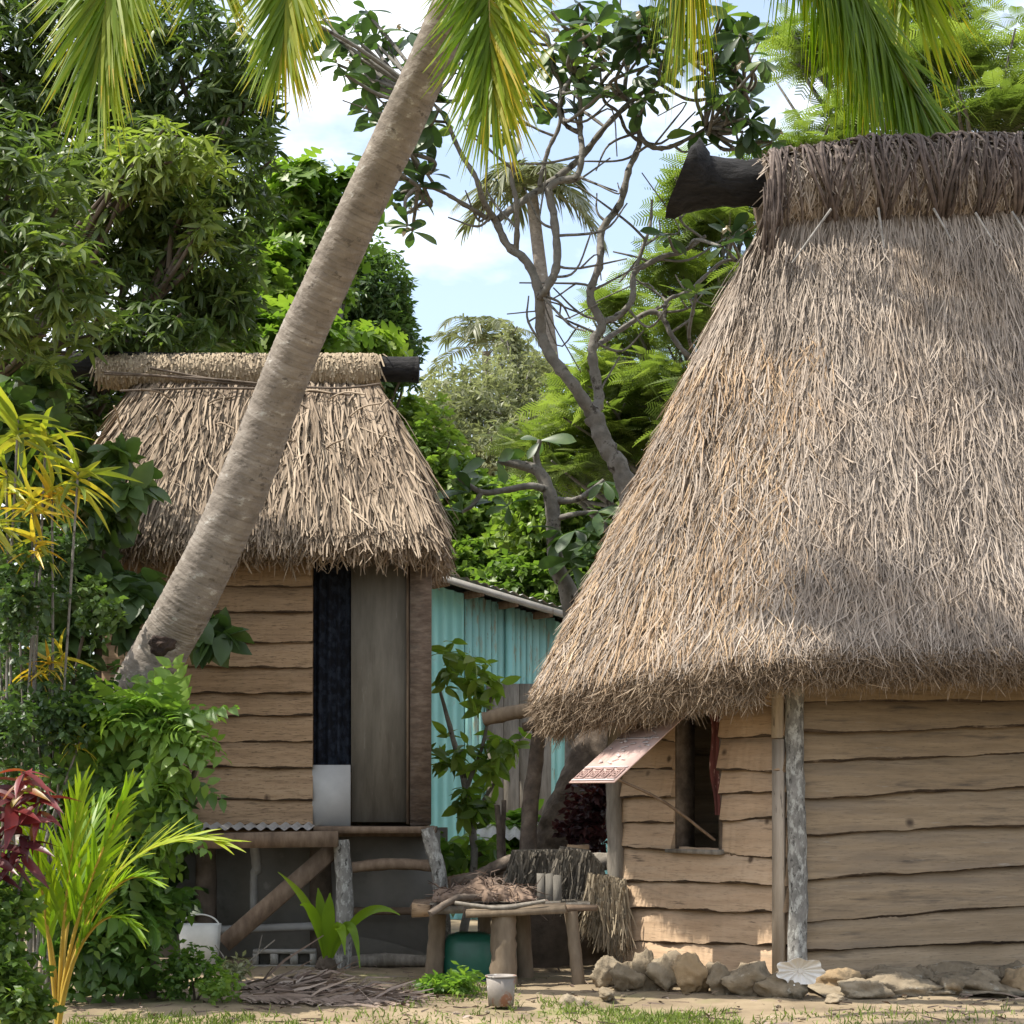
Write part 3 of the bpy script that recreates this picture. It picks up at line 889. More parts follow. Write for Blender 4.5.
# ------------------------------------------------------------------ the small hut on the left
YF = 13.3
hx = lambda px: (px - 512) / F * YF
hz = lambda py: za(py, YF)
small = thing('thatched_hut', (hx(270), YF + 1, 0), 'small hut of brown boards on a raised floor, open dark doorway', 'hut')
xl, xd, xr = hx(100), hx(313), hx(434)
zf, zt_ = hz(826), 3.0
rows = [826, 800, 768, 743, 717, 694, 668, 643, 613, 587, 562]
seams = [(hz(p), hz(p)) for p in rows] + [(2.95, 2.95), (3.12, 3.12)]
mb, be = MB(), MB()
board_wall(mb, A(xl, YF, 0), A(xd, YF, 0), seams, A(0, -1, 0), seed=8, amp=.006, n=120, lip=.04, bark=be)
w_ = mb.build('wall', M['plank_brown'], small)
be.build('bark_shade_edge', M['bark_shade_edge'], w_)
mb = MB()
zz = [(z, z) for z in np.arange(zf - .1, 3.3, .18)]
board_wall(mb, A(xr - .06, YF + .05, 0), A(xr - .18, YF + 2.1, 0), zz, A(1, 0, 0), seed=9, n=10)
board_wall(mb, A(xl, YF + 2.1, 0), A(xl, YF, 0), zz, A(-1, 0, 0), seed=10, n=10)
board_wall(mb, A(xr - .12, YF + 2.1, 0), A(xl, YF + 2.1, 0), zz, A(0, 1, 0), seed=12, n=10)
mb.build('wall', M['plank_brown'], small)
mb = MB()
mb.box(A((xl + xr) / 2 - .02, YF + 1.06, zf - .05), (xr - xl - .12, 2.02, .05))
mb.build('floor', M['brown_wood'], small)
# doorway
door = MB()
door.box(A(hx(381), YF + .03, (hz(822) + 3.0) / 2), ((411 - 351) / F * YF, .03, 3.0 - hz(822)))
dr = door.build('door', M['door'], small)
mb = MB()
mb.box(A(hx(408), YF - .012 + .02, (hz(824) + 2.9) / 2), (.02, .05, 2.9 - hz(824)))
mb.build('edge_strip', M['brown_wood'], dr)
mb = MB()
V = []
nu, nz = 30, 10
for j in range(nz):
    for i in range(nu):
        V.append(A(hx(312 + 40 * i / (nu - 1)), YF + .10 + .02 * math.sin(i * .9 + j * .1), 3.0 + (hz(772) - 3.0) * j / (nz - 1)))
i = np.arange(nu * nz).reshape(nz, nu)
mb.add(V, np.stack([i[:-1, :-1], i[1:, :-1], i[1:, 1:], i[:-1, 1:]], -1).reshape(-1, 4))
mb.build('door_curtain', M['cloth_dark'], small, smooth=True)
mb = MB()
mb.box(A(hx(331.5), YF + .0, (hz(765) + hz(827)) / 2), (38 / F * YF, .025, 62 / F * YF))
mb.build('threshold_board', M['white_panel'], small)
mb = MB()
mb.box(A(hx(421.5), YF - .02, (3.1 + hz(825)) / 2), (.14, .09, 3.1 - hz(825)), jitter=.004)
mb.build('door_post', M['post_brown'], small)
# under the floor: grey sheet, posts, brace, bars, pipes and the corrugated ledge
mb = MB()
mb.box(A(hx(292), YF + .42, .47), (292 / F * YF, .02, .92))
mb.build('skirting_sheet', M['sheet'], small)
mb = MB()
mb.box(A(hx(292), YF + 2.0, .47), (292 / F * YF, .02, .92))
mb.build('skirting_sheet', M['sheet'], small)


def tube_part(name, mat, parent, pts, rad, n=10, wob=.06, smooth=True):
    m_ = MB(); m_.tube(catmull(pts, 6), rad, n, wob=wob)
    return m_.build(name, mat, parent, smooth=smooth)


YS = 12.95
tube_part('floor_post', M['lichen'], small, [at(341, 840, YS), at(345, 900, YS), at(341, 975, YS)], [.055, .06, .065])
tube_part('floor_post', M['bark_dark'], small, [at(206, 840, YF + .1), at(206, 965, YF + .1)], [.07, .075])
tube_part('floor_post', M['lichen'], small, [at(427, 828, YS), at(433, 850, YS), at(440, 882, YS), at(446, 972, YS + .1)], [.05, .05, .052])
tube_part('floor_post', M['bark_dark'], small, [at(320, 840, YF + .25), at(322, 965, YF + .25)], [.08, .085])
mb = MB(); mb.bar(at(337, 846, YS + .06), at(224, 944, YS - .02), .115, .035, up=(0, -1, .2), jitter=.004)
mb.build('brace', M['brown_wood'], small)
tube_part('water_pipe', M['pipe'], small, [at(254, 842, YF + .2), at(257, 870, YF + .2), at(254, 876, YF + .2), at(254, 930, YF + .2)], [.034, .036, .03, .028])
tube_part('water_pipe', M['pipe'], small, [at(214, 930, YF + .1), at(320, 926, YF + .1)], .03)
tube_part('cross_bar', M['brown_wood'], small, [at(346, 868, YS + .05), at(390, 864, YS + .05), at(436, 866, YS + .05)], .04, wob=.09)
tube_part('cross_bar', M['brown_wood'], small, [at(346, 911, YF + .2), at(436, 911, YF + .2)], .028)
mb = MB()                                             # corrugated sheet lying on the ledge
nx, ny = 200, 3
V = []
for j in range(ny):
    for i in range(nx):
        x = hx(190) + (hx(318) - hx(190)) * i / (nx - 1)
        V.append(A(x, YF - .03 - .42 * j / (ny - 1), .985 - .03 * j / 2 + .011 * math.sin(x * 2 * math.pi / .08)))
i = np.arange(nx * ny).reshape(ny, nx)
mb.add(V, np.stack([i[:-1, :-1], i[1:, :-1], i[1:, 1:], i[:-1, 1:]], -1).reshape(-1, 4))
mb.build('ledge_sheet', M['iron'], small, smooth=True)
mb = MB(); mb.bar(at(188, 842, YS - .08), at(338, 839, YS - .08), .06, .10, jitter=.006)
mb.build('ledge_beam', M['brown_wood'], small)
mb = MB(); mb.box(A((hx(320) + hx(436)) / 2, YF - .17, hz(829)), (hx(436) - hx(318), .4, .045), jitter=.004)
mb.build('doorstep', M['brown_wood'], small)
# roof of reeds
eave = [A(-2.85, 12.92, 2.93), A(-1.6, 12.88, 2.93), A(-.72, 12.92, 2.93), A(-.49, 13.12, 2.93), A(-.56, 14.2, 2.98), A(-.78, 15.3, 3.05), A(-1.0, 15.6, 3.05),
        A(-1.6, 15.72, 2.92), A(-2.9, 15.7, 2.92), A(-3.12, 15.4, 2.92), A(-3.16, 14.2, 2.92), A(-3.1, 13.12, 2.93)]
rf = Roof(eave, A(-3.02, 14.3, 4.34), A(-1.03, 14.3, 4.34), .11, bulge=.02, n=150, k=20)
mb = MB(); rf.surface(mb)
rr_ = mb.build('roof', M['thatch_bed'], small, smooth=True)
mb = MB()
rf.sow(mb, 11500, .62, .0088, .024, .014, seed=31, rough=.06, tmin=0, back=.3)
rf.sow(mb, 1500, .46, .0080, .05, .035, seed=32, rough=.2, tmin=.08, back=.3, tone=.05)
rf.fringe(mb, 2600, .10, .006, seed=33, spread=.15, out=.3)
mb.build('thatch', M['reed'], rr_)
mb = MB()                                             # dark hanging ends under the eave
rf.fringe(mb, 1500, .10, .006, seed=34, spread=.3, out=.0)
mb.build('eave_fringe', M['rim'], rr_)
tube_part('ridge_pole', M['black_log'], small, [at(40, 364, 14.3), at(100, 364, 14.3), at(380, 369, 14.3), at(419, 370, 14.3)], [.10, .095, .095, .098], 16, .02)
mb = MB()                                             # reeds folded over the ridge
rs = np.random.RandomState(41)
pieces = ((104, 300), (316, 378))
xs2 = np.linspace(0, 1, 30)
ca, cb = at(104, 372, 14.3), at(378, 372, 14.3)
RC2 = ca + (cb - ca) * xs2[:, None]
mb.tube(RC2, .115, 14)
rl2 = mb.build('ridge_roll', M['thatch_bed'], small, smooth=True)
mb = MB()
n = 4200
x = rs.rand(n); th = rs.uniform(.1, 2.6, n)
c = ca + (cb - ca) * x[:, None]


def rp2(th, r):
    return c + np.stack([0 * th, -np.cos(th) * r, np.sin(th) * r], -1)


r0 = .118 + rs.uniform(0, .018, n)
P, Q, T = rp2(th, r0), rp2(th - .9, r0 + .008), rp2(th - 1.8, r0 + rs.uniform(-.01, .02, n))
sx = rs.normal(0, .02, (n, 1)) * A(1, 0, 0)
V = np.stack([P - A(.006, 0, 0), P + A(.006, 0, 0), Q + sx - A(.006, 0, 0), Q + sx + A(.006, 0, 0), T + sx * 2 - A(.006, 0, 0), T + sx * 2 + A(.006, 0, 0)], 1)
mb.add(V, (np.array([[0, 1, 3, 2], [2, 3, 5, 4]])[None] + (np.arange(n) * 6)[:, None, None]).reshape(-1, 4), np.repeat(rs.beta(2, 2, n), 2))
mb.build('thatch', M['reed_pale'], rl2)
mb = MB()
for pts in ([(104, 372), (160, 376), (230, 383), (262, 386)], [(104, 374), (200, 378), (300, 388)], [(300, 387), (345, 388), (380, 384)], [(150, 368), (240, 384), (310, 391), (350, 395)], [(120, 391), (210, 388), (300, 390)]):
    mb.tube(catmull([at(a, b, 14.08 - max(0, b - 384) * .012) for a, b in pts], 5), .009, 6, wob=.1)
mb.build('binding_pole', M['log'], rl2)
mb = MB()                                             # loose reed ends that stick out of the roof
for k in range(60):
    px_, py_ = rs.uniform(120, 400), rs.uniform(395, 470)
    p = at(px_, py_, 14.12 - (py_ - 380) * .0068)
    d = unit(A(rs.normal(0, .8), -.35, rs.normal(-.5, .5)))
    mb.tube(catmull([p, p + d * .15 + A(0, 0, .02), p + d * .32 - A(0, 0, .03)], 3), .007, 5, rnd=rs.rand())
mb.build('loose_reeds', M['reed'], rr_)
# ------------------------------------------------------------------ things between and around the huts
def solo(mb, name, mat, label, cat, group=None, smooth=False):
    return mb.build(name, mat, None, smooth, label, cat, group)


# loose stones at the foot of the end wall: (x, y of the middle, width, height in picture, distance, material, label)
stones = [
    (602, 979, 24, 30, 11.95, 'rock', 'small grey stone at the far left end of the stone pile'),
    (618, 970, 26, 26, 12.02, 'rock', 'grey stone standing highest at the foot of the grey end post'),
    (624, 991, 26, 28, 11.72, 'rock', 'grey stone low in front of the end post'),
    (643, 985, 24, 40, 11.76, 'rock', 'tall narrow stone next to the end post'),
    (664, 987, 30, 38, 11.68, 'rock', 'upright broad stone under the middle of the window wall'),
    (690, 988, 32, 38, 11.56, 'rock_tan', 'squarish tan block, the yellowest stone of the pile'),
    (715, 992, 28, 32, 11.52, 'rock', 'blunt dark stone just right of the tan block'),
    (742, 992, 44, 34, 11.44, 'rock', 'large flat faced stone halfway between tan block and white shell'),
    (775, 993, 40, 30, 11.38, 'rock', 'flat topped stone underneath the white shell'),
    (644, 965, 24, 16, 12.10, 'rock', 'little stone wedged against the lowest board beside the end post'),
    (672, 968, 40, 14, 11.98, 'rock_tan', 'thin flat tan slab lying under the lowest board'),
    (700, 969, 34, 12, 11.86, 'rock_tan', 'short tan slab on top of the squarish tan block'),
    (730, 975, 34, 14, 11.74, 'rock', 'flat grey slab under the right end of the window wall'),
    (604, 1000, 14, 12, 11.3, 'rock', 'fist sized stone fallen in front of the pile'),
]
for k, (x, y, w, h, Y, m, lab) in enumerate(stones):
    mb = MB()
    c = at(x, y, Y)
    c = c + A(0, -.30, -.02)
    w_, h_ = w / F * Y * 1.45, h / F * Y * 1.22
    c[2] = max(c[2], h_ * .36)
    rock_geo(mb, c, (w_, max(.16, w_ * .8), h_), 100 + k, R.rand())
    solo(mb, 'stone', M[m], lab, 'stone', 'loose stones at the foot of the tall hut')
mb = MB(); rock_geo(mb, at(573, 1006, 10.75), (.19, .15, .13), 211, .9)
solo(mb, 'stone', M['rock'], 'pale angular stone alone on the sand beside the rough table', 'stone')
for k, (x, y, w, lab) in enumerate([(836, 1004, .12, 'small flat stone on the sand before the grey wall'), (925, 996, .34, 'long low grey slab leaning on the stone footing')]):
    Y = 2185 / (y - 800)
    mb = MB(); rock_geo(mb, at(x, y - 4, Y), (w, .12, .075), 220 + k, .7)
    solo(mb, 'stone', M['rock'], lab, 'stone')

# white scalloped shell leaning on the corner post
mb = MB()
V = []
nr, na = 7, 56
c = at(799, 971, 11.02)
for j in range(nr):
    r = j / (nr - 1)
    for i in range(na):
        a = 2 * math.pi * i / na
        sc = 1 + r * (.10 * math.cos(7 * a + .6) + .05 * math.sin(3 * a))
        x, y = math.cos(a) * r * .135 * sc, math.sin(a) * r * .085 * sc
        d = .045 * r * r + .012 * r * math.cos(14 * a)
        V.append(c + A(x, -d - y * .35, y * .94))
i = np.arange(nr * na).reshape(nr, na)
a, b = i[:-1], i[1:]
q = np.stack([a, b, np.roll(b, -1, 1), np.roll(a, -1, 1)], -1).reshape(-1, 4)
mb.add(V, q, .8)
mb.add(np.array(V) + A(0, .014, 0), q[:, ::-1], .4)
n0 = nr * na
rim = i[-1]
mb.add(np.vstack([np.array(V)[rim], np.array(V)[rim] + A(0, .014, 0)]), np.stack([np.arange(na), np.arange(na) + na, (np.arange(na) + 1) % na + na, (np.arange(na) + 1) % na], -1), .6)
mb.tube([c + A(.006, .006, 0), c + A(.006, -.010, 0)], .014, 8, rnd=.0)
solo(mb, 'shell', M['shell'], 'white scalloped shell dish leaning on the lichened corner post', 'shell', smooth=True)

# ---- rough work table
tb = thing('rough_table', at(505, 985, 12.0) * A(1, 1, 0), 'rough low table of old planks on stout round legs, in the yard', 'table')
for pts, r in (([(438, 914, 12.35), (436, 950, 12.35), (434, 978, 12.35)], [.055, .058, .06]), ([(504, 914, 11.85), (503, 950, 11.85), (504, 986, 11.85)], [.075, .08, .085]),
               ([(571, 912, 11.9), (575, 950, 11.87), (579, 990, 11.84)], [.042, .04, .042]), ([(485, 914, 12.6), (485, 980, 12.6)], [.04, .04]), ([(522, 914, 12.5), (526, 980, 12.5)], [.05, .055])):
    tube_part('leg', M['table_leg'], tb, [at(*p) for p in pts], r, 12, .04)
rs = np.random.RandomState(15)
for (xa, ya, xb, yb, Y, w, d, m) in ((414, 910, 560, 905, 12.15, .20, .05, 'grey_wood'), (430, 905, 590, 905, 12.40, .24, .045, 'grey_wood'), (412, 905, 500, 901, 12.65, .24, .045, 'brown_wood'),
                                     (466, 914, 566, 909, 11.83, .13, .05, 'table_leg'), (535, 908, 598, 908, 12.1, .16, .04, 'brown_wood'), (455, 902, 592, 903, 12.7, .2, .04, 'grey_wood')):
    mb = MB(); mb.bar(at(xa, ya, Y), at(xb, yb, Y - .03), w, d, jitter=.008)
    mb.build('plank', M[m], tb)
mb = MB(); mb.bar(at(412, 911, 12.0), at(430, 911, 12.0), .16, .085, jitter=.006)
mb.build('end_block', M['plank_brown'], tb)
tube_part('loose_stick', M['log'], tb, [at(430, 914, 11.78), at(456, 899, 11.9), at(480, 897, 12), at(505, 893, 12.2)], [.02, .026, .022, .016], 8, .12)
tube_part('loose_stick', M['grey_wood'], tb, [at(455, 903, 11.8), at(500, 908, 11.76), at(545, 901, 11.8)], [.012, .016, .012], 8, .12)
# sacking heaped on it
mb = MB()
n1, n2 = 60, 26
V = []
ca_, cb_ = at(432, 897, 12.2), at(536, 897, 12.1)
for i in range(n1):
    u = i / (n1 - 1)
    hgt = .135 * (math.sin(math.pi * min(1, u * 1.02)) ** .35) * (1 - .12 * math.sin(u * 9)) * (.85 + .25 * math.sin(u * 15 + 1) * .4)
    for j in range(n2):
        v = j / (n2 - 1) * math.pi
        rip = 1 + .10 * math.sin(u * 37 + v * 3) + .08 * math.sin(u * 17 - v * 5) + rs.normal(0, .03)
        V.append(ca_ + (cb_ - ca_) * u + A(0, -.17 * math.cos(v) * rip, -.02 + hgt * math.sin(v) * rip))
i = np.arange(n1 * n2).reshape(n1, n2)
mb.add(V, np.stack([i[:-1, :-1], i[1:, :-1], i[1:, 1:], i[:-1, 1:]], -1).reshape(-1, 4))
sack = solo(mb, 'sack', M['sack'], 'brown crumpled sacking heaped on the rough table', 'sack', smooth=True)
Vs = np.array(V)
P = Vs[rs.choice(len(Vs), 260)] + rs.normal(0, .012, (260, 3)) + A(0, -.008, .006)
D = unit(rs.normal(0, 1, (260, 3)) * A(1, .5, .35))
mb = MB()
mb.strands(P, D, unit(np.cross(D, rs.normal(0, 1, (260, 3)))), .12 * rs.uniform(.4, 1.3, 260), .004, rs.normal(0, .01, (260, 3)), rs.normal(0, .02, (260, 3)) - A(0, 0, .012), rs.rand(260) * .5)
mb.build('loose_fibre', M['dry_frond'], sack)
mb = MB()
for k in range(3):
    mb.box(at(541 + k * 8.0, 893 + (k == 2), 12.35), (7.9 / F * 12.35, .16, 38 / F * 12.35), rnd=rs.rand(), jitter=.004)
mb.box(at(549, 893, 12.40), (24 / F * 12.35, .05, 30 / F * 12.35))
solo(mb, 'wooden_box', M['batten_dark'], 'small grey slatted wooden box standing on the table end', 'box')
# green container under it
mb = MB()
cyl = at(470, 958, 12.45)
hh = [(-.21, .0), (-.21, .145), (-.16, .165), (.0, .17), (.10, .165), (.15, .14), (.17, .08), (.17, 0)]
na = 28
V = []
for z, r in hh:
    for i in range(na):
        a = 2 * math.pi * i / na
        s_ = 1 / max(abs(math.cos(a)) ** 4 + abs(math.sin(a)) ** 4, .5) ** .25
        V.append(cyl + A(math.cos(a) * r * s_ * 1.05, math.sin(a) * r * s_ * .8, z))
i = np.arange(len(V)).reshape(-1, na)
a, b = i[:-1], i[1:]
mb.add(V, np.stack([a, np.roll(a, -1, 1), np.roll(b, -1, 1), b], -1).reshape(-1, 4))
jc = thing('water_container', cyl * A(1, 1, 0), 'dark green plastic container standing under the rough table', 'container')
mb.build('body', M['green_plastic'], jc, smooth=True)
mb = MB(); mb.tube(catmull([cyl + A(-.14, -.08, .02), cyl + A(-.19, -.1, .0), cyl + A(-.21, -.1, -.10), cyl + A(-.2, -.1, -.2)], 6), .012, 8)
mb.build('hose', M['pipe'], jc, smooth=True)


def open_bucket(mb, c, r0, r1, h, t=.008, n=28, sq=2.0, sy=1.0):
    V = []
    for z, r in ((0, 0), (0, r0), (h * .5, (r0 + r1) / 2), (h, r1), (h, r1 - t), (h * .5, (r0 + r1) / 2 - t), (.01, r0 - t), (.01, 0)):
        for i in range(n):
            a = 2 * math.pi * i / n
            k = 1 / (abs(math.cos(a)) ** sq + abs(math.sin(a)) ** sq) ** (1 / sq)
            V.append(c + A(math.cos(a) * r * k, math.sin(a) * r * k * sy, z))
    i = np.arange(len(V)).reshape(-1, n)
    a, b = i[:-1], i[1:]
    mb.add(V, np.stack([a, np.roll(a, -1, 1), np.roll(b, -1, 1), b], -1).reshape(-1, 4))


c = at(501, 1008, 10.55); c[2] = .01
bk = thing('tin_pail', c, 'small stained grey tin pail on the sand in front of the rough table', 'bucket')
mb = MB(); open_bucket(mb, c, .07, .083, .165); mb.build('body', M['tin'], bk, smooth=True)
mb = MB(); a_ = np.linspace(0, 2 * math.pi, 33); mb.tube(c + np.stack([np.cos(a_) * .084, np.sin(a_) * .084, 0 * a_ + .163], -1), .005, 6, cap=False)
mb.build('lip', M['tin'], bk, smooth=True)
c = at(200, 958, 12.7); c[2] = .06
bk = thing('plastic_bucket', c * A(1, 1, 0), 'squarish white plastic bucket with arched handle under the small hut', 'bucket')
mb = MB(); open_bucket(mb, c, .115, .135, .26, sq=7, sy=.8); mb.build('body', M['bucket'], bk)
mb = MB(); a_ = np.linspace(0, math.pi, 20)
mb.tube(c + np.stack([np.cos(a_) * .13, 0 * a_, .24 + np.sin(a_) * .085], -1), .006, 6); mb.build('handle', M['bucket'], bk, smooth=True)
mb = MB(); mb.tube([c + A(-.03, 0, 0), c + A(-.03, 0, -.08)], .1, 12); mb.build('pedestal', M['concrete'], bk)
# hollow concrete block, three cores
c = at(285, 957, 13.0); c[2] = .065
mb = MB()
mb.box(c + A(0, .06, 0), (.42, .02, .13)); mb.box(c + A(0, 0, .052), (.42, .14, .026)); mb.box(c + A(0, 0, -.052), (.42, .14, .026))
for x in (-.195, -.068, .068, .195):
    mb.box(c + A(x, -.011, 0), (.05 if abs(x) < .1 else .035, .118, .077))
solo(mb, 'concrete_block', M['concrete'], 'grey hollow concrete block lying under the small hut', 'block')
mb = MB(); mb.tube(catmull([at(352, 962, 13.15), at(390, 960, 13.15), at(440, 962, 13.15)], 8), [.045, .05, .04], 10, wob=.07)
solo(mb, 'log', M['grey_wood'], 'weathered log lying on the ground below the doorway', 'log', smooth=True)
# poles and rail of the drying rack between the huts
rk = thing('drying_rack', at(540, 960, 12.9) * A(1, 1, 0), 'rack of crooked dark poles between the two huts', 'rack')
tube_part('post', M['log'], rk, [at(540, 722, 13.3), at(536, 760, 13.3), at(530, 810, 13.3), at(528, 860, 13.3), at(528, 968, 13.3)], [.045, .055, .06, .062, .065], 10)
tube_part('post', M['log'], rk, [at(497, 805, 13.6), at(500, 850, 13.6), at(501, 965, 13.6)], [.02, .024, .03], 8)
tube_part('post', M['log'], rk, [at(504, 800, 13.7), at(503, 850, 13.7), at(506, 965, 13.7)], [.016, .02, .026], 8)
tube_part('beam', M['table_leg'], rk, [at(484, 719, 13.2), at(510, 713, 13.15), at(545, 708, 13.1), at(640, 700, 13.6)], [.05, .052, .05, .05], 10)
tube_part('beam', M['log'], rk, [at(524, 727, 13.25), at(550, 722, 13.2), at(600, 722, 13.5)], [.035, .04, .04], 8)
tube_part('rail', M['grey_wood'], rk, [at(560, 866, 13.0), at(592, 862, 12.95), at(632, 862, 12.95)], [.06, .062, .06], 12)
tube_part('rail', M['log'], rk, [at(452, 884, 13.2), at(480, 876, 13.1), at(510, 862, 13.0), at(560, 856, 13.0)], [.04, .045, .045, .05], 10, .1)


def curtain_of_straw(name, mat, label, pts, lows, Y, count, seed, width=.006):
    """straw bound along the line pts and hanging down to the line lows"""
    rs = np.random.RandomState(seed)
    top = np.array([at(x, y, Y) for x, y in pts]); low = np.array([at(x, y, Y - .06) for x, y in lows])
    u = rs.rand(count)
    tt = np.linspace(0, 1, len(pts))
    f = lambda a: np.stack([np.interp(u, tt, a[:, k]) for k in range(3)], -1)
    a, b = f(top), f(low)
    s0 = rs.beta(1, 2, count)[:, None]
    P = a * (1 - s0 * .8) + b * s0 * .8 + A(0, 1, 0) * rs.normal(0, .03, (count, 1)) - A(0, .05, 0)
    d = b - P
    Ln = np.linalg.norm(d, axis=1) * rs.uniform(.5, 1.1, count)
    D = unit(unit(d) + rs.normal(0, .12, (count, 3)))
    mb = MB()
    mb.strands(P, D, unit(np.cross(D, A(0, 1, 0) + rs.normal(0, .6, (count, 3)))), Ln, width, rs.normal(0, .01, (count, 3)), rs.normal(0, .025, (count, 3)), rs.beta(2, 2, count))
    q = np.vstack([top, low])
    m = len(top)
    k = np.arange(m - 1)
    mb.add(q + A(0, .05, .0), np.stack([k, k + 1, k + 1 + m, k + m], -1), .05)
    return solo(mb, name, mat, label, 'straw mat')


curtain_of_straw('straw_mat', M['dark_straw'], 'dark old straw mat hung behind the sacking on the rack', [(512, 850), (545, 849), (580, 850)], [(505, 902), (540, 905), (575, 905)], 12.85, 1300, 1)
curtain_of_straw('straw_mat', M['dark_straw'], 'grey straw mat draped above the slatted wooden box', [(560, 846), (590, 850), (604, 866)], [(548, 900), (575, 915), (600, 918)], 12.7, 1400, 2)
curtain_of_straw('straw_mat', M['straw'], 'pale straw skirt hung on the rail beside the end post', [(587, 872), (605, 874), (626, 878)], [(588, 930), (606, 945), (626, 955)], 12.62, 1500, 3)
mb = MB(); mb.bar(at(566, 851, 13.2), at(588, 852, 13.2), .14, .11, jitter=.006)
solo(mb, 'wood_offcut', M['plank_brown'], 'short brown block of wood behind the grey straw mat', 'wood block')
mb = MB()
for k in range(7):
    rs = np.random.RandomState(k)
    x0, y0 = rs.uniform(430, 470), rs.uniform(880, 890)
    mb.tube(catmull([at(x0, y0, 13.4), at(x0 + 30, y0 - 5, 13.3), at(x0 + 70, y0 - rs.uniform(5, 18), 13.3)], 5), rs.uniform(.02, .04), 8, wob=.1, rnd=rs.rand())
solo(mb, 'woodpile', M['brown_wood'], 'loose heap of brown sticks behind the rough table', 'woodpile')
# dark backing added behind the table so that the space below stays dark
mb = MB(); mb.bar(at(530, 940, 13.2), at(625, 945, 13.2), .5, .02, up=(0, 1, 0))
solo(mb, 'dark_backing', M['bark_dark'], 'dark backing board added to deepen the shade behind the rough table', 'board')
# low sheet of white iron on blocks
lo = thing('low_iron_roof', at(505, 850, 15.5) * A(1, 1, 0), 'low sheet of pale roofing iron on short posts between the huts', 'shelter')
mb = MB()
V = []
for j in range(3):
    for i in range(60):
        x = at(470, 838, 15.5)[0] + i / 59 * 1.0
        V.append(A(x, 15.2 + j * .45, .84 + j * .07 + .016 * math.sin(x * 2 * math.pi / .09)))
i = np.arange(180).reshape(3, 60)
mb.add(V, np.stack([i[:-1, :-1], i[:-1, 1:], i[1:, 1:], i[1:, :-1]], -1).reshape(-1, 4))
mb.build('sheet', M['iron'], lo, smooth=True)
for x in (482, 590):
    tube_part('post', M['log'], lo, [at(x, 845, 15.4), at(x, 960, 15.4)], .035, 8)

# ---- turquoise shed behind (its front turned to the left)
YB = 18.0
bx = lambda px: (px - 512) / F * YB
bz = lambda py: za(py, YB)
shed = thing('painted_shed', (bx(520), YB + 1.2, 0), 'turquoise painted shed with sloping iron roof and plank door', 'shed')


def flute_wall(mb, x0, x1, zlo, ztop, y, amp=.012, pitch=.09, n=14):
    nx = max(4, int(abs(x1 - x0) / pitch * n))
    x = np.linspace(x0, x1, nx)
    o = amp * np.sin(x * 2 * math.pi / pitch)
    V = np.concatenate([np.stack([x, y + o, 0 * x + zlo], -1), np.stack([x, y + o, ztop(x)], -1)])
    k = np.arange(nx - 1)
    mb.add(V, np.stack([k, k + 1, k + 1 + nx, k + nx], -1), .5)


SA = math.radians(32)


def turn(mb):
    for V in mb.v:
        x, y, z = V[:, 0].copy(), V[:, 1] - YB, V[:, 2].copy()
        u = (x - bx(431)) / (math.cos(SA) - x / YB * math.sin(SA))
        V[:, 0] = bx(431) + u * math.cos(SA) - y * math.sin(SA)
        V[:, 1] = YB + u * math.sin(SA) + y * math.cos(SA)
        V[:, 2] = np.where(z > EYE, EYE + (z - EYE) * (YB + u * math.sin(SA)) / YB, z)
    return mb


top = lambda x: bz(588) + (x - bx(462)) * ((bz(616) - bz(588)) / (bx(556) - bx(462))) - .05
mb = MB(); flute_wall(mb, bx(405), bx(464), 0, top, YB); flute_wall(mb, bx(548), bx(660), 0, top, YB)
turn(mb).build('wall', M['turq'], shed)
mb = MB()
rs = np.random.RandomState(2)
x = bx(464)
while x < bx(548):                                    # upright narrow boards with worn paint
    w = rs.uniform(.05, .09)
    mb.box(A(x + w / 2, YB - .01 + rs.uniform(0, .012), (0 + top(x)) / 2), (w - .006, .02, top(x)), rnd=rs.rand())
    x += w
turn(mb).build('wall', M['turq_peel'], shed)
mb = MB(); mb.box(A(bx(507), YB - .03, top(bx(507)) / 2), (.05, .03, top(bx(507))))
turn(mb).build('batten', M['turq'], shed)
mb = MB()
x = bx(484)
while x < bx(536):
    mb.box(A(x + .075, YB - .05, bz(684) / 2), (.145, .025, bz(684)), rnd=rs.rand())
    x += .152
turn(mb).build('door', M['grey_wood'], shed)
mb = MB()
for a, b in (((bx(660), YB), (bx(660), YB + 2.4)), ((bx(405), YB + 2.4), (bx(405), YB))):
    V = [A(*a, 0), A(*b, 0), A(*b, top(b[0])), A(*a, top(a[0]))]
    mb.add(V, [[0, 1, 2, 3]])
mb.add([A(bx(405), YB + 2.4, 0), A(bx(660), YB + 2.4, 0), A(bx(660), YB + 2.4, top(bx(660))), A(bx(405), YB + 2.4, top(bx(405)))], [[0, 1, 2, 3]])
turn(mb).build('wall', M['turq'], shed)
mb = MB()
V = []
xr_ = np.linspace(bx(390), bx(680), 90)
for j, y in enumerate((YB - .35, YB + 1, YB + 2.6)):
    for x in xr_:
        V.append(A(x, y, top(x) + .07 + .014 * math.sin(x * 2 * math.pi / .09)))
i = np.arange(len(V)).reshape(3, -1)
mb.add(V, np.stack([i[:-1, :-1], i[:-1, 1:], i[1:, 1:], i[1:, :-1]], -1).reshape(-1, 4))
turn(mb).build('roof', M['iron'], shed)
mb = MB(); mb.bar(A(bx(400), YB - .30, top(bx(400)) + .015), A(bx(670), YB - .30, top(bx(670)) + .015), .03, .06)
turn(mb).build('fascia', M['iron'], shed)
mb = MB()
for x in np.linspace(bx(398), bx(670), 9):
    mb.bar(A(x, YB - .30, top(x) - .01), A(x, YB + 2.5, top(x) - .01), .04, .07)
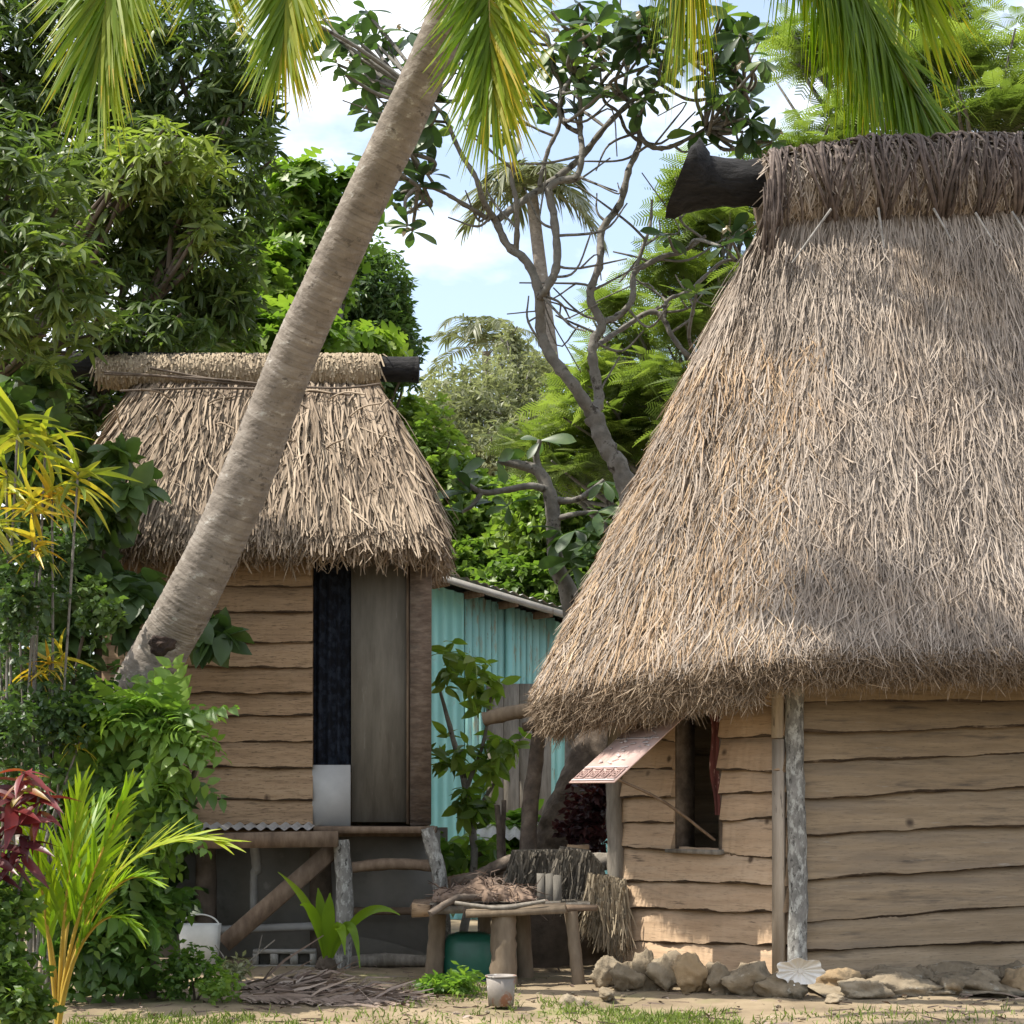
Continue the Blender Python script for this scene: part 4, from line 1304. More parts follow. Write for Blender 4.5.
turn(mb).build('rafter', M['brown_wood'], shed)
# ------------------------------------------------------------------ plants
def leaf_template(seg, prof, width, droop=.25, fold=.25, thin=False):
    """leaf of length 1 along +Y, upper side +Z"""
    t = np.linspace(0, 1, seg + 1)
    w = np.array([prof(x) for x in t]) * width
    z = -droop * t * t
    C = np.stack([0 * t, t, z], -1)
    Lf = np.stack([-w, t, z + np.abs(w) * fold], -1)
    Rt = np.stack([w, t, z + np.abs(w) * fold], -1)
    V = np.concatenate([C, Lf, Rt])
    k = np.arange(seg)
    m = seg + 1
    f1 = np.stack([k, k + 1, m + k + 1, m + k], -1)
    f2 = np.stack([k, 2 * m + k, 2 * m + k + 1, k + 1], -1)
    return V, np.concatenate([f1, f2])


oval = lambda t: max(0.0, math.sin(math.pi * t ** .8)) ** .8
lance = lambda t: max(0.0, math.sin(math.pi * t ** .75)) ** 1.1
paddle = lambda t: max(0.02 if t < .9 else 0, math.sin(math.pi * min(1, t ** 1.9)) ** .6)
strap = lambda t: min(1, t * 6 + .35) * (1 - t ** 3)
lobed = lambda t: (.18 + .82 * abs(math.sin(t * math.pi * 3.5)) ** .8) * math.sin(math.pi * min(1, t * .93 + .05))
T_mango = leaf_template(3, lance, .115, .34, .2)
T_oval = leaf_template(2, oval, .28, .15, .2)
T_oval3 = leaf_template(4, oval, .30, .25, .25)
T_lance2 = leaf_template(2, lance, .17, .2, .2)
T_paddle = leaf_template(8, paddle, .20, .22, .25)
T_sap = leaf_template(4, oval, .2, .3, .25)
T_strap = leaf_template(6, strap, .056, .42, .5)
T_cord = leaf_template(6, lambda t: strap(t) * (.45 + .55 * math.sin(math.pi * t)), .13, .35, .35)
T_lobed = leaf_template(14, lobed, .36, .35, .15)


def compound(pairs, leaf, llen, spread=65, droop=.3, taper=.35):
    """pinnate leaf of length 1 made of leaflets"""
    Vs, Fs, n = [], [], 0
    for i in range(pairs):
        t = (i + .7) / pairs
        base = A(0, t, -droop * t * t)
        for s in (-1, 1):
            a = math.radians(spread) * s
            c, d = math.cos(a), math.sin(a)
            l = llen * (1 - taper * abs(2 * t - .9))
            TV = leaf[0] * l
            V = np.stack([TV[:, 0] * c + TV[:, 1] * d, -TV[:, 0] * d + TV[:, 1] * c, TV[:, 2]], -1) + base
            Vs.append(V); Fs.append(leaf[1] + n); n += len(V)
    return np.vstack(Vs), np.vstack(Fs)


T_pin = compound(5, leaf_template(3, oval, .30, .55, .25), .42, 68, .3)
flat1 = leaf_template(1, lambda t: 1.0, .10, .1, 0)
T_fern = compound(11, (np.array([[-.085, 0, 0], [.085, 0, 0], [.06, 1, -.12], [-.06, 1, -.12]]), np.array([[0, 1, 2, 3]])), .34, 62, .22)


def frames(D, up=None, roll=.5, rs=R):
    D = unit(D)
    N = len(D)
    up = np.broadcast_to(A(0, 0, 1) if up is None else up, D.shape) + rs.normal(0, roll, D.shape)
    X = unit(np.cross(D, up))
    Z = np.cross(X, D)
    return np.stack([X, D, Z], -1)                     # columns


def rosettes(mb, P, axis, per, tmpl, size, rnd, open_=70, rs=R, upmix=.0, roll=.35, sizevar=.38):
    """per leaves around each point, leaning open_ degrees away from the axis"""
    n = len(P)
    axis = unit(axis)
    u = unit(np.cross(axis, rs.normal(0, 1, axis.shape)))
    v = np.cross(axis, u)
    k = np.tile(np.arange(per), n)
    idx = np.repeat(np.arange(n), per)
    a = k * 2.39996 + np.repeat(rs.uniform(0, 6, n), per)
    op = np.radians(np.clip(rs.normal(open_, 16, len(a)), 8, 140))
    D = np.cos(op)[:, None] * axis[idx] + np.sin(op)[:, None] * (np.cos(a)[:, None] * u[idx] + np.sin(a)[:, None] * v[idx])
    D[:, 2] -= upmix
    D = unit(D)
    Mx = frames(D, axis[idx] * .6 + A(0, 0, .6), roll, rs)
    s = size * rs.uniform(1 - sizevar, 1 + sizevar, len(a))
    rn = np.clip(np.repeat(np.broadcast_to(rnd, (n,)), per) + rs.normal(0, .14, len(a)), 0, 1)
    mb.inst(tmpl, Mx * s[:, None, None], P[idx] + D * .01, rn)


def blob_points(blobs, n, rs, shell=.55, ymin=None):
    """points spread through ellipsoids (centre, radii, tone); returns points, outward directions, tone"""
    vol = np.array([b[1][0] * b[1][2] + b[1][0] * b[1][1] for b in blobs])
    k = rs.choice(len(blobs), n, p=vol / vol.sum())
    d = unit(rs.normal(0, 1, (n, 3)))
    d[:, 1] -= .25
    d = unit(d)
    r = rs.uniform(shell, 1.0, n) ** .7
    # lumpy outline
    lump = 1 + .16 * np.sin(d[:, 0] * 7 + k * 2.1) * np.sin(d[:, 2] * 8 + k) + .1 * np.sin(d[:, 1] * 9 + k * 1.3 + d[:, 0] * 5)
    C = np.array([b[0] for b in blobs])[k]
    Rd = np.array([b[1] for b in blobs])[k]
    tone = np.array([b[2] for b in blobs])[k]
    return C + d * Rd * (r * lump)[:, None], unit(d / Rd), tone, k


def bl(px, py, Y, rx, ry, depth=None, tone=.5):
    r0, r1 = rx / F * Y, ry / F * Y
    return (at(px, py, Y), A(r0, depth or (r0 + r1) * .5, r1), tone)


def tree(name, label, cat, base, blobs, n, per, tmpl, size, leaf, bark, seed, open_=70, group=None, trunk_r=.12, upmix=.15, up=.5, shell=.5, limbs=True, top=None, tilt=.3):
    rs = np.random.RandomState(seed)
    t = thing(name, base, label, cat, group)
    cen = np.mean([b[0] for b in blobs], 0) if top is None else np.asarray(top, float)
    mb = MB()
    fork = np.asarray(base, float) * .45 + cen * .55
    mid = (np.asarray(base) + fork) / 2 + rs.normal(0, .08, 3)
    mb.tube(catmull([base, mid, fork], 8), [trunk_r, trunk_r * .8, trunk_r * .6], 10, wob=.05)
    if limbs:
        for c, r, _ in blobs:
            e = c + A(0, 0, r[2] * .35)
            m_ = (fork + e) / 2 + rs.normal(0, .15, 3) - A(0, 0, .1)
            mb.tube(catmull([fork, m_, e], 6), [trunk_r * .45, trunk_r * .25, trunk_r * .08], 6, wob=.05)
            for q in range(7):
                d = unit(rs.normal(0, 1, 3)) * r * .9
                s_ = m_ + (e - m_) * rs.uniform(.2, 1)
                mb.tube(catmull([s_, (s_ + c + d) / 2 + rs.normal(0, .05, 3), c + d], 4), [trunk_r * .14, trunk_r * .05], 5)
    mb.build('trunk', bark, t, smooth=True)
    mb = MB()
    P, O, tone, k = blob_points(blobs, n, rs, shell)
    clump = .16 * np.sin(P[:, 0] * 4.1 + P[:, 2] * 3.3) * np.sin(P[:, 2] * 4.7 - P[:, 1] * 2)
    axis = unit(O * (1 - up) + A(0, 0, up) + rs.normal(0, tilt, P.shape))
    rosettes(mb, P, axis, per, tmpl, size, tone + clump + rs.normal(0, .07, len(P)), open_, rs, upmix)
    mb.build('crown', leaf, t)
    return t


def bush(name, label, cat, stems, base, blobs, n, per, tmpl, size, leaf, bark, seed, **kw):
    rs = np.random.RandomState(seed)
    t = thing(name, base, label, cat, kw.pop('group', None))
    mb = MB()
    for st in stems:
        mb.tube(catmull(st[0], 6), st[1], 7, wob=.07, rnd=rs.rand())
    mb.build('stem', bark, t, smooth=True)
    mb = MB()
    P, O, tone, k = blob_points(blobs, n, rs, kw.get('shell', .3))
    up = kw.get('up', .45)
    axis = unit(O * (1 - up) + A(0, 0, up) + rs.normal(0, kw.get('tilt', .3), P.shape))
    rosettes(mb, P, axis, per, tmpl, size, tone + rs.normal(0, .1, len(P)), kw.get('open_', 70), rs, kw.get('upmix', .15), sizevar=.3)
    mb.build('foliage', leaf, t)
    return t


# ---- coconut palm leaning across the picture
def frond(mb, mr, pts, llen, rs, n=64, width=.0095, hang=0.0, tipl=.5, fanp=1.0, sag=.35, tone=.4, start=.12, fan=(78, 30), tipcut=1.0, plane=None, rrad=.022, yellow=0.0):
    c = bezier(pts, 160)
    s = np.concatenate([[0], np.cumsum(np.linalg.norm(np.diff(c, axis=0), axis=1))])
    total = s[-1]
    mr.tube(c, np.linspace(rrad, .003, len(c)), 6)
    f = np.linspace(start, .995, n)
    P = np.stack([np.interp(f * total, s, c[:, k]) for k in range(3)], -1)
    T = unit(np.stack([np.interp(f * total, s, g) for g in np.gradient(c, axis=0).T], -1))
    ref = A(0, 0, 1.0) if plane is None else unit(plane)
    side = np.cross(T, ref)
    bad = np.linalg.norm(side, axis=1) < .25
    side[bad] = np.cross(T[bad], A(0, -1, 0))
    side = unit(side)
    nrm = np.cross(side, T)
    for sg in (-1, 1):
        jit = rs.normal(0, 1, (n, 3))
        ang = np.radians(fan[0] + (fan[1] - fan[0]) * f ** fanp + jit[:, 0] * 6.5)[:, None]
        L = llen * np.clip(np.sin(np.pi * (.12 + .80 * f)) ** .75, tipl, 1) * rs.uniform(.88, 1.08, n)
        D = unit(T * np.cos(ang) + side * sg * np.sin(ang) + nrm * (.18 + jit[:, 1:2] * .06))
        hg = np.clip(hang + (rs.normal(0, .14, (n, 1)) if hang else 0), 0, 1)
        D = unit(D * (1 - hg) + A(0, 0, -1) * hg + (rs.normal(0, .12, (n, 3)) if hang else 0))
        t = np.linspace(0, 1, 6)
        pts_ = P[:, None, :] + D[:, None, :] * (L[:, None] * t)[:, :, None]
        pts_[:, :, 2] -= (sag * rs.uniform(.7, 1.3, n) * L)[:, None] * t ** 2
        Wd = width * np.array([.55, 1, .95, .75, .45, .06])
        tn = unit(np.gradient(pts_, axis=1))
        wv = unit(np.cross(tn, nrm[:, None, :] + rs.normal(0, .25, (n, 1, 3))))
        a, b = pts_ - wv * Wd[None, :, None], pts_ + wv * Wd[None, :, None]
        V = np.stack([a, b], 2).reshape(n, 12, 3)
        k = np.arange(5) * 2
        q = np.stack([k, k + 1, k + 3, k + 2], -1)
        Fc = (q[None] + (np.arange(n) * 12)[:, None, None]).reshape(-1, 4)
        yl = yellow * np.clip((f - .15) * 1.2, 0, 1) * (sg == -1 or yellow > .6)
        rn = np.clip(tone + rs.normal(0, .08, n) + yl * rs.uniform(.3, 1, n), 0, 1)
        tipw = np.where(rs.rand(n) < .45, .34, .06)[:, None] * np.array([0, 0, 0, .15, 1.0])
        mb.add(V.reshape(-1, 3), Fc, np.clip(rn[:, None] + tipw, 0, 1).ravel())


palm = thing('coconut_palm', at(-70, 1002, 11.3) * A(1, 1, 0), 'big coconut palm with ringed grey trunk leaning over the small hut', 'palm tree')
tp = catmull([at(-70, 1002, 11.3), at(-20, 930, 11.35), at(38, 842, 11.4), at(108, 745, 11.4), at(160, 652, 11.35), at(190, 598, 11.25), at(232, 512, 11.1), at(266, 427, 10.95), at(298, 345, 10.75), at(327, 282, 10.6), at(365, 200, 10.4), at(407, 112, 10.2), at(454, 2, 9.95), at(494, -115, 9.75), at(529, -225, 9.6), at(548, -310, 9.5)], 60)
tpy = HZ - (tp[:, 2] - EYE) / tp[:, 1] * F
pxr = np.interp(-tpy, [-1000, -900, -650, -580, -470, -352, -232, -117, 0, 310], [36, 31, 28.5, 27.5, 26.5, 24, 23, 22.5, 22, 19]) / F * tp[:, 1] * .95
rs = np.random.RandomState(6)
ringph = np.cumsum(rs.uniform(.5, 1.5, len(tp)) * .23)
saw = (ringph % 1.0)
rad = pxr * (1 + .012 * (saw - .5)) * (1 + rs.normal(0, .004, len(tp)) + .012 * np.sin(np.arange(len(tp)) * .07))
band = np.array([np.random.RandomState(int(p) * 7 + 1).uniform(.15, .85) for p in ringph]) * .75 + .25 * (1 - saw)
band = np.clip(np.where(saw < .18, band * .5 - .12 * rs.rand(len(tp)), band + .04), 0, 1)
mb = MB(); mb.tube(tp, rad, 40, rnd=band[:-1], wob=.010)
trunk = mb.build('trunk', M['palm_trunk'], palm, smooth=True)
mb = MB()                                             # old scar
k = np.argmin(np.abs(512 + F * tp[:, 0] / tp[:, 1] - 163))
sc_c = tp[k] + A(.02, -pxr[k] * 1.0 - .03, .0)
V = []
for j in range(6):
    for i in range(24):
        a = 2 * math.pi * i / 24
        r = j / 5 * (1 + .16 * math.sin(3 * a + 1) + .1 * math.sin(7 * a))
        V.append(sc_c + A(math.cos(a) * r * .105, .014 * (j / 5) ** 2 * 3 - .012 * math.cos(j * 2) + abs(math.cos(a) * r * .105) ** 2 * 2.4, math.sin(a) * r * .07 + math.cos(a) * r * .012))
i = np.arange(len(V)).reshape(6, 24)
a, b = i[:-1], i[1:]
mb.add(V, np.stack([a, b, np.roll(b, -1, 1), np.roll(a, -1, 1)], -1).reshape(-1, 4))
mb.build('scar', M['scar'], trunk, smooth=True)
Cc = at(552, -325, 9.5)
FR = [
    # control points in picture pixels and distance, leaflet length, tone, yellow, sag, plane, fan, hang
    ([(420, -560, 9.3), (136, -360, 9.0), (100, 52, 8.9)], .64, .50, .12, .10, (0, -1, .15), (62, 7), 0),
    ([(440, -480, 9.1), (300, -300, 8.9), (284, 42, 8.8)], .48, .48, .45, .10, (0, -1, .1), (60, 7), 0),
    ([(500, -430, 9.0), (478, -260, 8.9), (492, 92, 8.8)], .50, .42, .5, .16, (0, -1, .2), (60, 9), .1),
    ([(620, -460, 9.2), (672, -300, 9.0), (692, -60, 8.9)], .56, .40, .5, .8, (-.9, -.45, 0), (40, 14), .45),
    ([(620, -520, 12.9), (800, -100, 13.3), (938, 135, 13.6)], .98, .42, .04, .30, (.55, -.75, .25), (60, 38), .5),
    ([(720, -640, 12.9), (1010, -300, 13.6), (1110, -30, 14.2)], .85, .48, .1, .25, (0, -1, .2), (60, 35), .45),
    ([(400, -600, 9.5), (235, -420, 9.5), (212, -30, 9.5)], .48, .5, .4, .1, (0, -1, .15), (60, 26), 0),
    ([(680, -640, 12.9), (880, -420, 13.8), (910, 0, 14.4)], .95, .60, .08, .25, (0, -1, .2), (62, 30), .15),
    ([(620, -540, 12.9), (770, -150, 13.4), (872, 40, 13.8)], 1.0, .36, .06, .3, (.4, -.8, .3), (56, 34), .6),
    ([(520, -700, 9.0), (560, -760, 8.2), (590, -420, 7.6)], .6, .4, .1, .4, None, (70, 30), 0),
    ([(430, -720, 9.7), (330, -720, 10.0), (220, -420, 10.2)], .6, .4, .1, .4, None, (70, 30), 0),
    ([(650, -720, 9.5), (840, -760, 9.6), (1000, -560, 9.7)], .6, .4, .1, .4, None, (70, 30), 0),
]
rs = np.random.RandomState(12)
for cp, ll, tone, yl, sag, pl, fan_, hg in FR:
    rear = cp[0][2] > 12.5
    mb, mr = MB(), MB()
    frond(mb, mr, [Cc] + [at(*p) for p in cp], ll, rs, n=400, fanp=1.0 if rear else 4.0, width=.0125 if rear else .0085, start=.36 if rear else .14, tipl=.85, sag=sag, tone=tone, yellow=yl, plane=pl, fan=fan_, hang=hg)
    fo = mb.build('frond', M['frond'], palm)
    mr.build('midrib', M['rachis'], fo, smooth=True)

# ---- far coconut palms
for (cx, cy, Y, base_px, n_, ln, lab, sd) in ((532, 196, 34, 578, 15, 1.45, 'far coconut palm whose crown shows in the sky gap behind the frangipani', 1), (486, 352, 44, 492, 13, 1.9, 'most distant coconut palm, low crown above the grey green tree', 2)):
    rs = np.random.RandomState(sd)
    t = thing('coconut_palm', at(base_px, HZ, Y) * A(1, 1, 0), lab, 'palm tree')
    top = at(cx, cy, Y)
    bs = at(base_px, HZ, Y); bs[2] = 0
    mb = MB(); mb.tube(catmull([bs, bs * .5 + top * .5 + A(.25, 0, 0), top], 8), [.2, .15, .11], 10)
    mb.build('trunk', M['palm_trunk'], t, smooth=True)
    for k in range(n_):
        a = k * 2.4 + rs.uniform(-.3, .3)
        el = rs.uniform(-.2, 1.1)
        d = A(math.cos(a) * math.cos(el), math.sin(a) * math.cos(el), math.sin(el))
        e = top + d * A(1, 1, .7) * ln * rs.uniform(.85, 1.1) - A(0, 0, rs.uniform(.3, .9))
        mb, mr = MB(), MB()
        frond(mb, mr, [top, top + d * ln * .55 + A(0, 0, .25), e], .55, rs, n=34, sag=.5, width=.022, tone=.15, start=.15)
        fo = mb.build('frond', M['olive'], t)

# ---- frangipani tree with bare crooked limbs
fg = thing('frangipani_tree', at(570, 930, 15.0) * A(1, 1, 0), 'tall frangipani with crooked grey limbs rising between the two huts', 'tree')
limbs = [
    ([(640, 620, 15.0), (641, 590, 15.0), (634, 520, 15.0), (622, 474, 15.0), (606, 446, 15.0), (594, 416, 15.0)], (22, 21, 17, 15, 14, 14)),
    ([(594, 416, 15.0), (574, 386, 14.9), (552, 358, 14.9), (541, 332, 14.9), (539, 294, 14.8), (527, 262, 14.8), (508, 246, 14.8), (496, 222, 14.8)], (11, 9, 8.5, 8, 7.5, 6.5, 6, 5.5)),
    ([(496, 222, 14.8), (483, 200, 14.6), (476, 178, 14.5), (460, 152, 14.5), (445, 118, 14.4), (430, 100, 14.4)], (5, 4.5, 4, 3.5, 3, 2.2)),
    ([(490, 220, 14.8), (460, 202, 14.7), (438, 190, 14.6), (418, 186, 14.5)], (4, 3.2, 2.6, 2)),
    ([(438, 190, 14.6), (424, 170, 14.5), (408, 150, 14.4)], (2.6, 2.2, 1.6)),
    ([(498, 219, 14.8), (529, 197, 14.9), (559, 176, 15.0), (582, 156, 15.1), (606, 126, 15.1), (632, 101, 15.2), (658, 82, 15.2), (690, 60, 15.3)], (5.5, 5.5, 5.2, 4.8, 4.4, 4, 3.4, 2.4)),
    ([(516, 250, 14.8), (517, 228, 14.7), (516, 200, 14.6), (512, 178, 14.6), (516, 145, 14.5), (508, 120, 14.5)], (4.5, 4.2, 3.8, 3.5, 3, 2.2)),
    ([(539, 298, 14.8), (548, 286, 14.7), (557, 262, 14.7), (554, 217, 14.7), (549, 190, 14.7), (562, 180, 14.7), (577, 176, 14.7), (582, 152, 14.7), (580, 130, 14.8), (580, 100, 14.8), (574, 62, 14.8), (578, 30, 14.8)], (6.5, 6.4, 6, 6, 5.6, 5, 5, 4.6, 4.2, 3.6, 3, 2)),
    ([(580, 133, 14.8), (566, 125, 14.8), (559, 110, 14.8), (561, 88, 14.8), (550, 60, 14.8)], (3.6, 3.4, 3.2, 2.6, 2)),
    ([(539, 186, 14.9), (543, 168, 14.9), (549, 148, 14.9), (559, 126, 14.9), (562, 95, 14.9)], (3.4, 3.4, 3.2, 3, 2.2)),
    ([(594, 412, 15.0), (599, 398, 15.1), (593, 362, 15.1), (594, 340, 15.1), (602, 324, 15.1), (590, 296, 15.1), (600, 262, 15.1), (602, 230, 15.2), (620, 204, 15.2), (628, 172, 15.2), (640, 140, 15.3), (632, 112, 15.3), (625, 86, 15.3), (632, 50, 15.3)], (10, 8.5, 7.5, 7.2, 7.2, 6.2, 5.8, 5.6, 5.4, 5, 4.6, 4, 3.4, 2.4)),
    ([(603, 322, 15.1), (618, 316, 15.2), (632, 300, 15.2), (634, 274, 15.3), (648, 264, 15.3), (664, 256, 15.3), (682, 252, 15.4), (706, 236, 15.4)], (5, 5, 4.8, 4.4, 4.2, 3.8, 3.4, 2.4)),
    ([(639, 136, 15.3), (650, 146, 15.2), (664, 148, 15.2), (682, 142, 15.2), (706, 128, 15.2)], (4, 3.8, 3.6, 3.2, 2.2)),
    ([(634, 274, 15.3), (642, 250, 15.3), (650, 226, 15.3), (652, 200, 15.4)], (3.6, 3, 2.6, 1.8)),
    ([(590, 350, 15.1), (620, 330, 15.4), (650, 312, 15.4), (664, 320, 15.4), (672, 336, 15.4), (690, 356, 15.4), (712, 352, 15.5)], (5, 4, 4, 4, 4, 3.6, 2.6)),
    ([(664, 318, 15.4), (668, 300, 15.4), (690, 290, 15.4), (722, 262, 15.5), (745, 262, 15.5)], (3.6, 3.2, 3, 2.6, 2)),
    ([(640, 142, 15.3), (626, 130, 15.3), (618, 112, 15.3), (604, 100, 15.3), (600, 70, 15.3)], (3, 2.8, 2.6, 2.4, 1.8)),
    ([(606, 128, 15.1), (580, 110, 15.3), (560, 112, 15.4), (532, 104, 15.4)], (2.6, 2.4, 2.2, 1.6)),
    ([(658, 83, 15.2), (690, 100, 15.4), (722, 96, 15.4), (748, 100, 15.5)], (2.8, 2.6, 2.4, 1.8)),
]
low = MB()
low.tube(catmull([at(552, 940, 15.0), at(562, 880, 15.0), at(571, 830, 15.0), at(592, 775, 15.0), at(620, 698, 15.0), at(640, 610, 15.0)], 9), np.array([40, 35, 32, 30, 26, 20]) / F * 15.0, 16, wob=.05)
low.build('lower_trunk', M['log'], fg, smooth=True)
mb = MB()
ends = []
limb_pts = []
for pts, rad_ in limbs:
    c = catmull([at(*p) for p in pts], 7)
    if rad_[0] < 12:
        limb_pts.append(c)
    mb.tube(c, np.interp(np.linspace(0, 1, len(c)), np.linspace(0, 1, len(rad_)), rad_) / F * 15.0 * .66 * (1 + .10 * np.sin(np.arange(len(c)) * 1.7 + len(rad_))), 10, wob=.08)
    if rad_[-1] < 6:
        ends.append(c[-1])
        ends.append(c[int(len(c) * .88)])
mb.build('trunk', M['bark'], fg, smooth=True)
rs = np.random.RandomState(17)
mb, mt = MB(), MB()
spots = []
zones = [  # (x, y, rx, ry, twigs): where its leaf clusters hang
    (372, 50, 38, 46, 20), (402, 110, 40, 34, 13), (398, 176, 36, 34, 15), (420, 214, 22, 18, 4), (360, 100, 26, 14, 5), (424, 60, 26, 40, 10),
    (588, 30, 62, 34, 26), (620, 82, 48, 26, 12), (690, 40, 56, 40, 26), (545, 40, 30, 40, 8), (738, 80, 34, 50, 24), (705, 60, 20, 30, 5), (512, 120, 16, 14, 2), (655, 20, 40, 26, 10),
    (660, 232, 14, 12, 1), (735, 236, 20, 30, 4), (712, 280, 24, 20, 1), (520, 90, 18, 20, 3), (468, 52, 20, 40, 6), (330, 24, 20, 22, 6), (760, 140, 20, 26, 8)]
for (x, y, rx, ry, n_) in zones:
    for k in range(int(n_ * .72 + .5)):
        a, r = rs.uniform(0, 6.28), rs.rand() ** .5
        spots.append(at(x + math.cos(a) * r * rx, y + math.sin(a) * r * ry, 14.8 + rs.normal(0, .3)))
LP = np.vstack(limb_pts)
tips = []
for k in range(48):                                   # fine bare twigs, each growing from a limb
    a_ = LP[rs.randint(len(LP))]
    d_ = unit(A(rs.normal(.15, 1), rs.normal(0, .3), rs.normal(.35, .6)))
    l_ = rs.uniform(.2, .65)
    e_ = a_ + d_ * l_ + A(rs.normal(0, .08), 0, .1)
    m_ = a_ + d_ * l_ * .5 + rs.normal(0, .05, 3)
    mt.tube(catmull([a_, m_, e_], 5), [.012, .010, .006], 5, wob=.08)
    if k % 2:
        mt.tube(catmull([m_, m_ + (e_ - m_) * .6 + rs.normal(0, .1, 3), m_ + (e_ - m_) * .9 + rs.normal(0, .2, 3)], 4), [.008, .005], 5)
    if k % 5 == 0:
        tips.append(e_)
ends_ = np.array(ends)
for p in spots:
    j = np.argmin(np.linalg.norm((ends_ - p) * A(1, .5, 1), axis=1))
    e = ends_[j]
    if np.linalg.norm(e - p) > .1:
        mt.tube(catmull([e, (e + p) / 2 + rs.normal(0, .06, 3) - A(0, 0, .05), p], 5), [.017, .015, .012], 6, wob=.05)
ends = [e for e in ends if HZ - (e[2] - EYE) / e[1] * F < 135 or e[0] < at(455, 0, 14.6)[0]]
Pt = np.array(spots + ends)
ax_ = unit(rs.normal(0, .45, Pt.shape) + A(0, 0, .6))
rosettes(mb, Pt, ax_, 6, T_paddle, .19, np.clip(rs.beta(2, 3.2, len(Pt)), 0, 1), 72, rs, .45)
mt.build('twig', M['bark'], fg, smooth=True)
mb.build('crown', M['paddle'], fg)
mb = MB()
nf = 46
Pf = Pt[rs.choice(len(Pt), nf)] + rs.normal(0, .05, (nf, 3)) + A(0, 0, .08)
rosettes(mb, Pf, np.tile(A(0, -.5, .8), (nf, 1)), 5, T_oval, .06, .5, 75, rs, 0)
mb.build('blossom', M['flower'], fg)

# ---- small mottled frangipani in front of the shed's trees
f2 = thing('frangipani_tree', at(566, 930, 16.2) * A(1, 1, 0), 'small frangipani with mottled whitish stem over the shed roof', 'tree')
mb = MB()
e2 = []
for pts, rad_ in [([(570, 930, 16.2), (574, 700, 16.2), (570, 600, 16.2), (557, 568, 16.2), (554, 530, 16.2), (551, 500, 16.2), (541, 474, 16.2), (524, 466, 16.2), (498, 461, 16.2)], (9, 9, 9, 8.5, 7.5, 7, 6, 5, 3)),
                  ([(551, 490, 16.2), (530, 486, 16.1), (505, 490, 16.1), (482, 492, 16), (458, 478, 16)], (4, 3.5, 3.2, 3, 2)), ([(552, 500, 16.2), (575, 500, 16.2), (592, 490, 16.2), (604, 480, 16.2)], (3.5, 3, 2.8, 2)),
                  ([(541, 474, 16.2), (536, 456, 16.2), (540, 440, 16.2)], (4, 3.4, 2.4)), ([(482, 492, 16), (472, 506, 16), (462, 512, 16)], (2.6, 2, 1.6)), ([(553, 520, 16.2), (575, 514, 16.1), (598, 512, 16.1)], (3, 2.6, 2))]:
    c = catmull([at(*p) for p in pts], 7)
    mb.tube(c, np.interp(np.linspace(0, 1, len(c)), np.linspace(0, 1, len(rad_)), rad_) / F * 16.2, 9, wob=.06)
    e2.append(c[-1])
mb.build('trunk', M['bark'], f2, smooth=True)
mb = MB()
P2 = np.array(e2 + [at(570, 560, 16), at(590, 540, 16), at(575, 530, 15.9), at(508, 505, 16), at(470, 492, 16), at(600, 520, 16), at(560, 530, 16.1), at(585, 560, 16)])
rosettes(mb, P2, unit(rs.normal(0, .4, P2.shape) + A(0, 0, .5)), 6, T_paddle, .24, .4, 75, rs, .6)
mb.build('crown', M['paddle'], f2)

# ---- mango tree filling the upper left
G0 = lambda x, Y: A((x - 512) / F * Y, Y, 0)
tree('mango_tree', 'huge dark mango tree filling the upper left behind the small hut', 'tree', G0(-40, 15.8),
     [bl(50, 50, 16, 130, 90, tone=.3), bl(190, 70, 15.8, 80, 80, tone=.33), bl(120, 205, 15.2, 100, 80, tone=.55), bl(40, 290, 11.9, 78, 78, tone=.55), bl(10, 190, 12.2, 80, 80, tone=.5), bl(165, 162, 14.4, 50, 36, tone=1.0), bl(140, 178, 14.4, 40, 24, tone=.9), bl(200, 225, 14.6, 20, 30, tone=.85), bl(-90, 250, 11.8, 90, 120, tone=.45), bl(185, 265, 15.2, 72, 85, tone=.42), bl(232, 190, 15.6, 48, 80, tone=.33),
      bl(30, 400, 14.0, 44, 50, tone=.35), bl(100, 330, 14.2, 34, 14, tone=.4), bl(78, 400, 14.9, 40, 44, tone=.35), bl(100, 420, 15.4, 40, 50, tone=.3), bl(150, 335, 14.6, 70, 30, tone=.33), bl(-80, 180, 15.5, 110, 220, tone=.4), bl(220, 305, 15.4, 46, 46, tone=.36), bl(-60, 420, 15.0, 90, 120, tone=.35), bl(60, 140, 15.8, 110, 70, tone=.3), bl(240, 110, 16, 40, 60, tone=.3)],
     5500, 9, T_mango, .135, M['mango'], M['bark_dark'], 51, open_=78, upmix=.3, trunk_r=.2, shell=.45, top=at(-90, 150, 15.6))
tree('breadfruit_tree', 'bright green breadfruit tree with lobed leaves behind the palm trunk', 'tree', G0(300, 19.5),
     [bl(300, 200, 19.5, 40, 44, tone=.6), bl(305, 260, 19.5, 46, 50, tone=.55), bl(265, 300, 19, 50, 50, tone=.55), bl(350, 348, 19, 50, 20, tone=.7), bl(245, 340, 18.5, 70, 30, tone=.6), bl(345, 200, 19.5, 20, 30, tone=.55), bl(310, 340, 18.2, 40, 24, tone=.6)], 520, 6, T_lobed, .25, M['lime'], M['bark'], 53, open_=75, upmix=.2, trunk_r=.18)
tree('leafy_tree', 'dark rounded tree showing right of the palm trunk above the small hut', 'tree', G0(370, 24), [bl(368, 300, 24, 44, 52, tone=.5), bl(385, 350, 24, 36, 46, tone=.45), bl(345, 370, 24, 50, 60, tone=.4), bl(392, 320, 24, 20, 36, tone=.5)], 3000, 7, T_lance2, .11, M['dark_leaf'], M['bark_dark'], 54, trunk_r=.2)
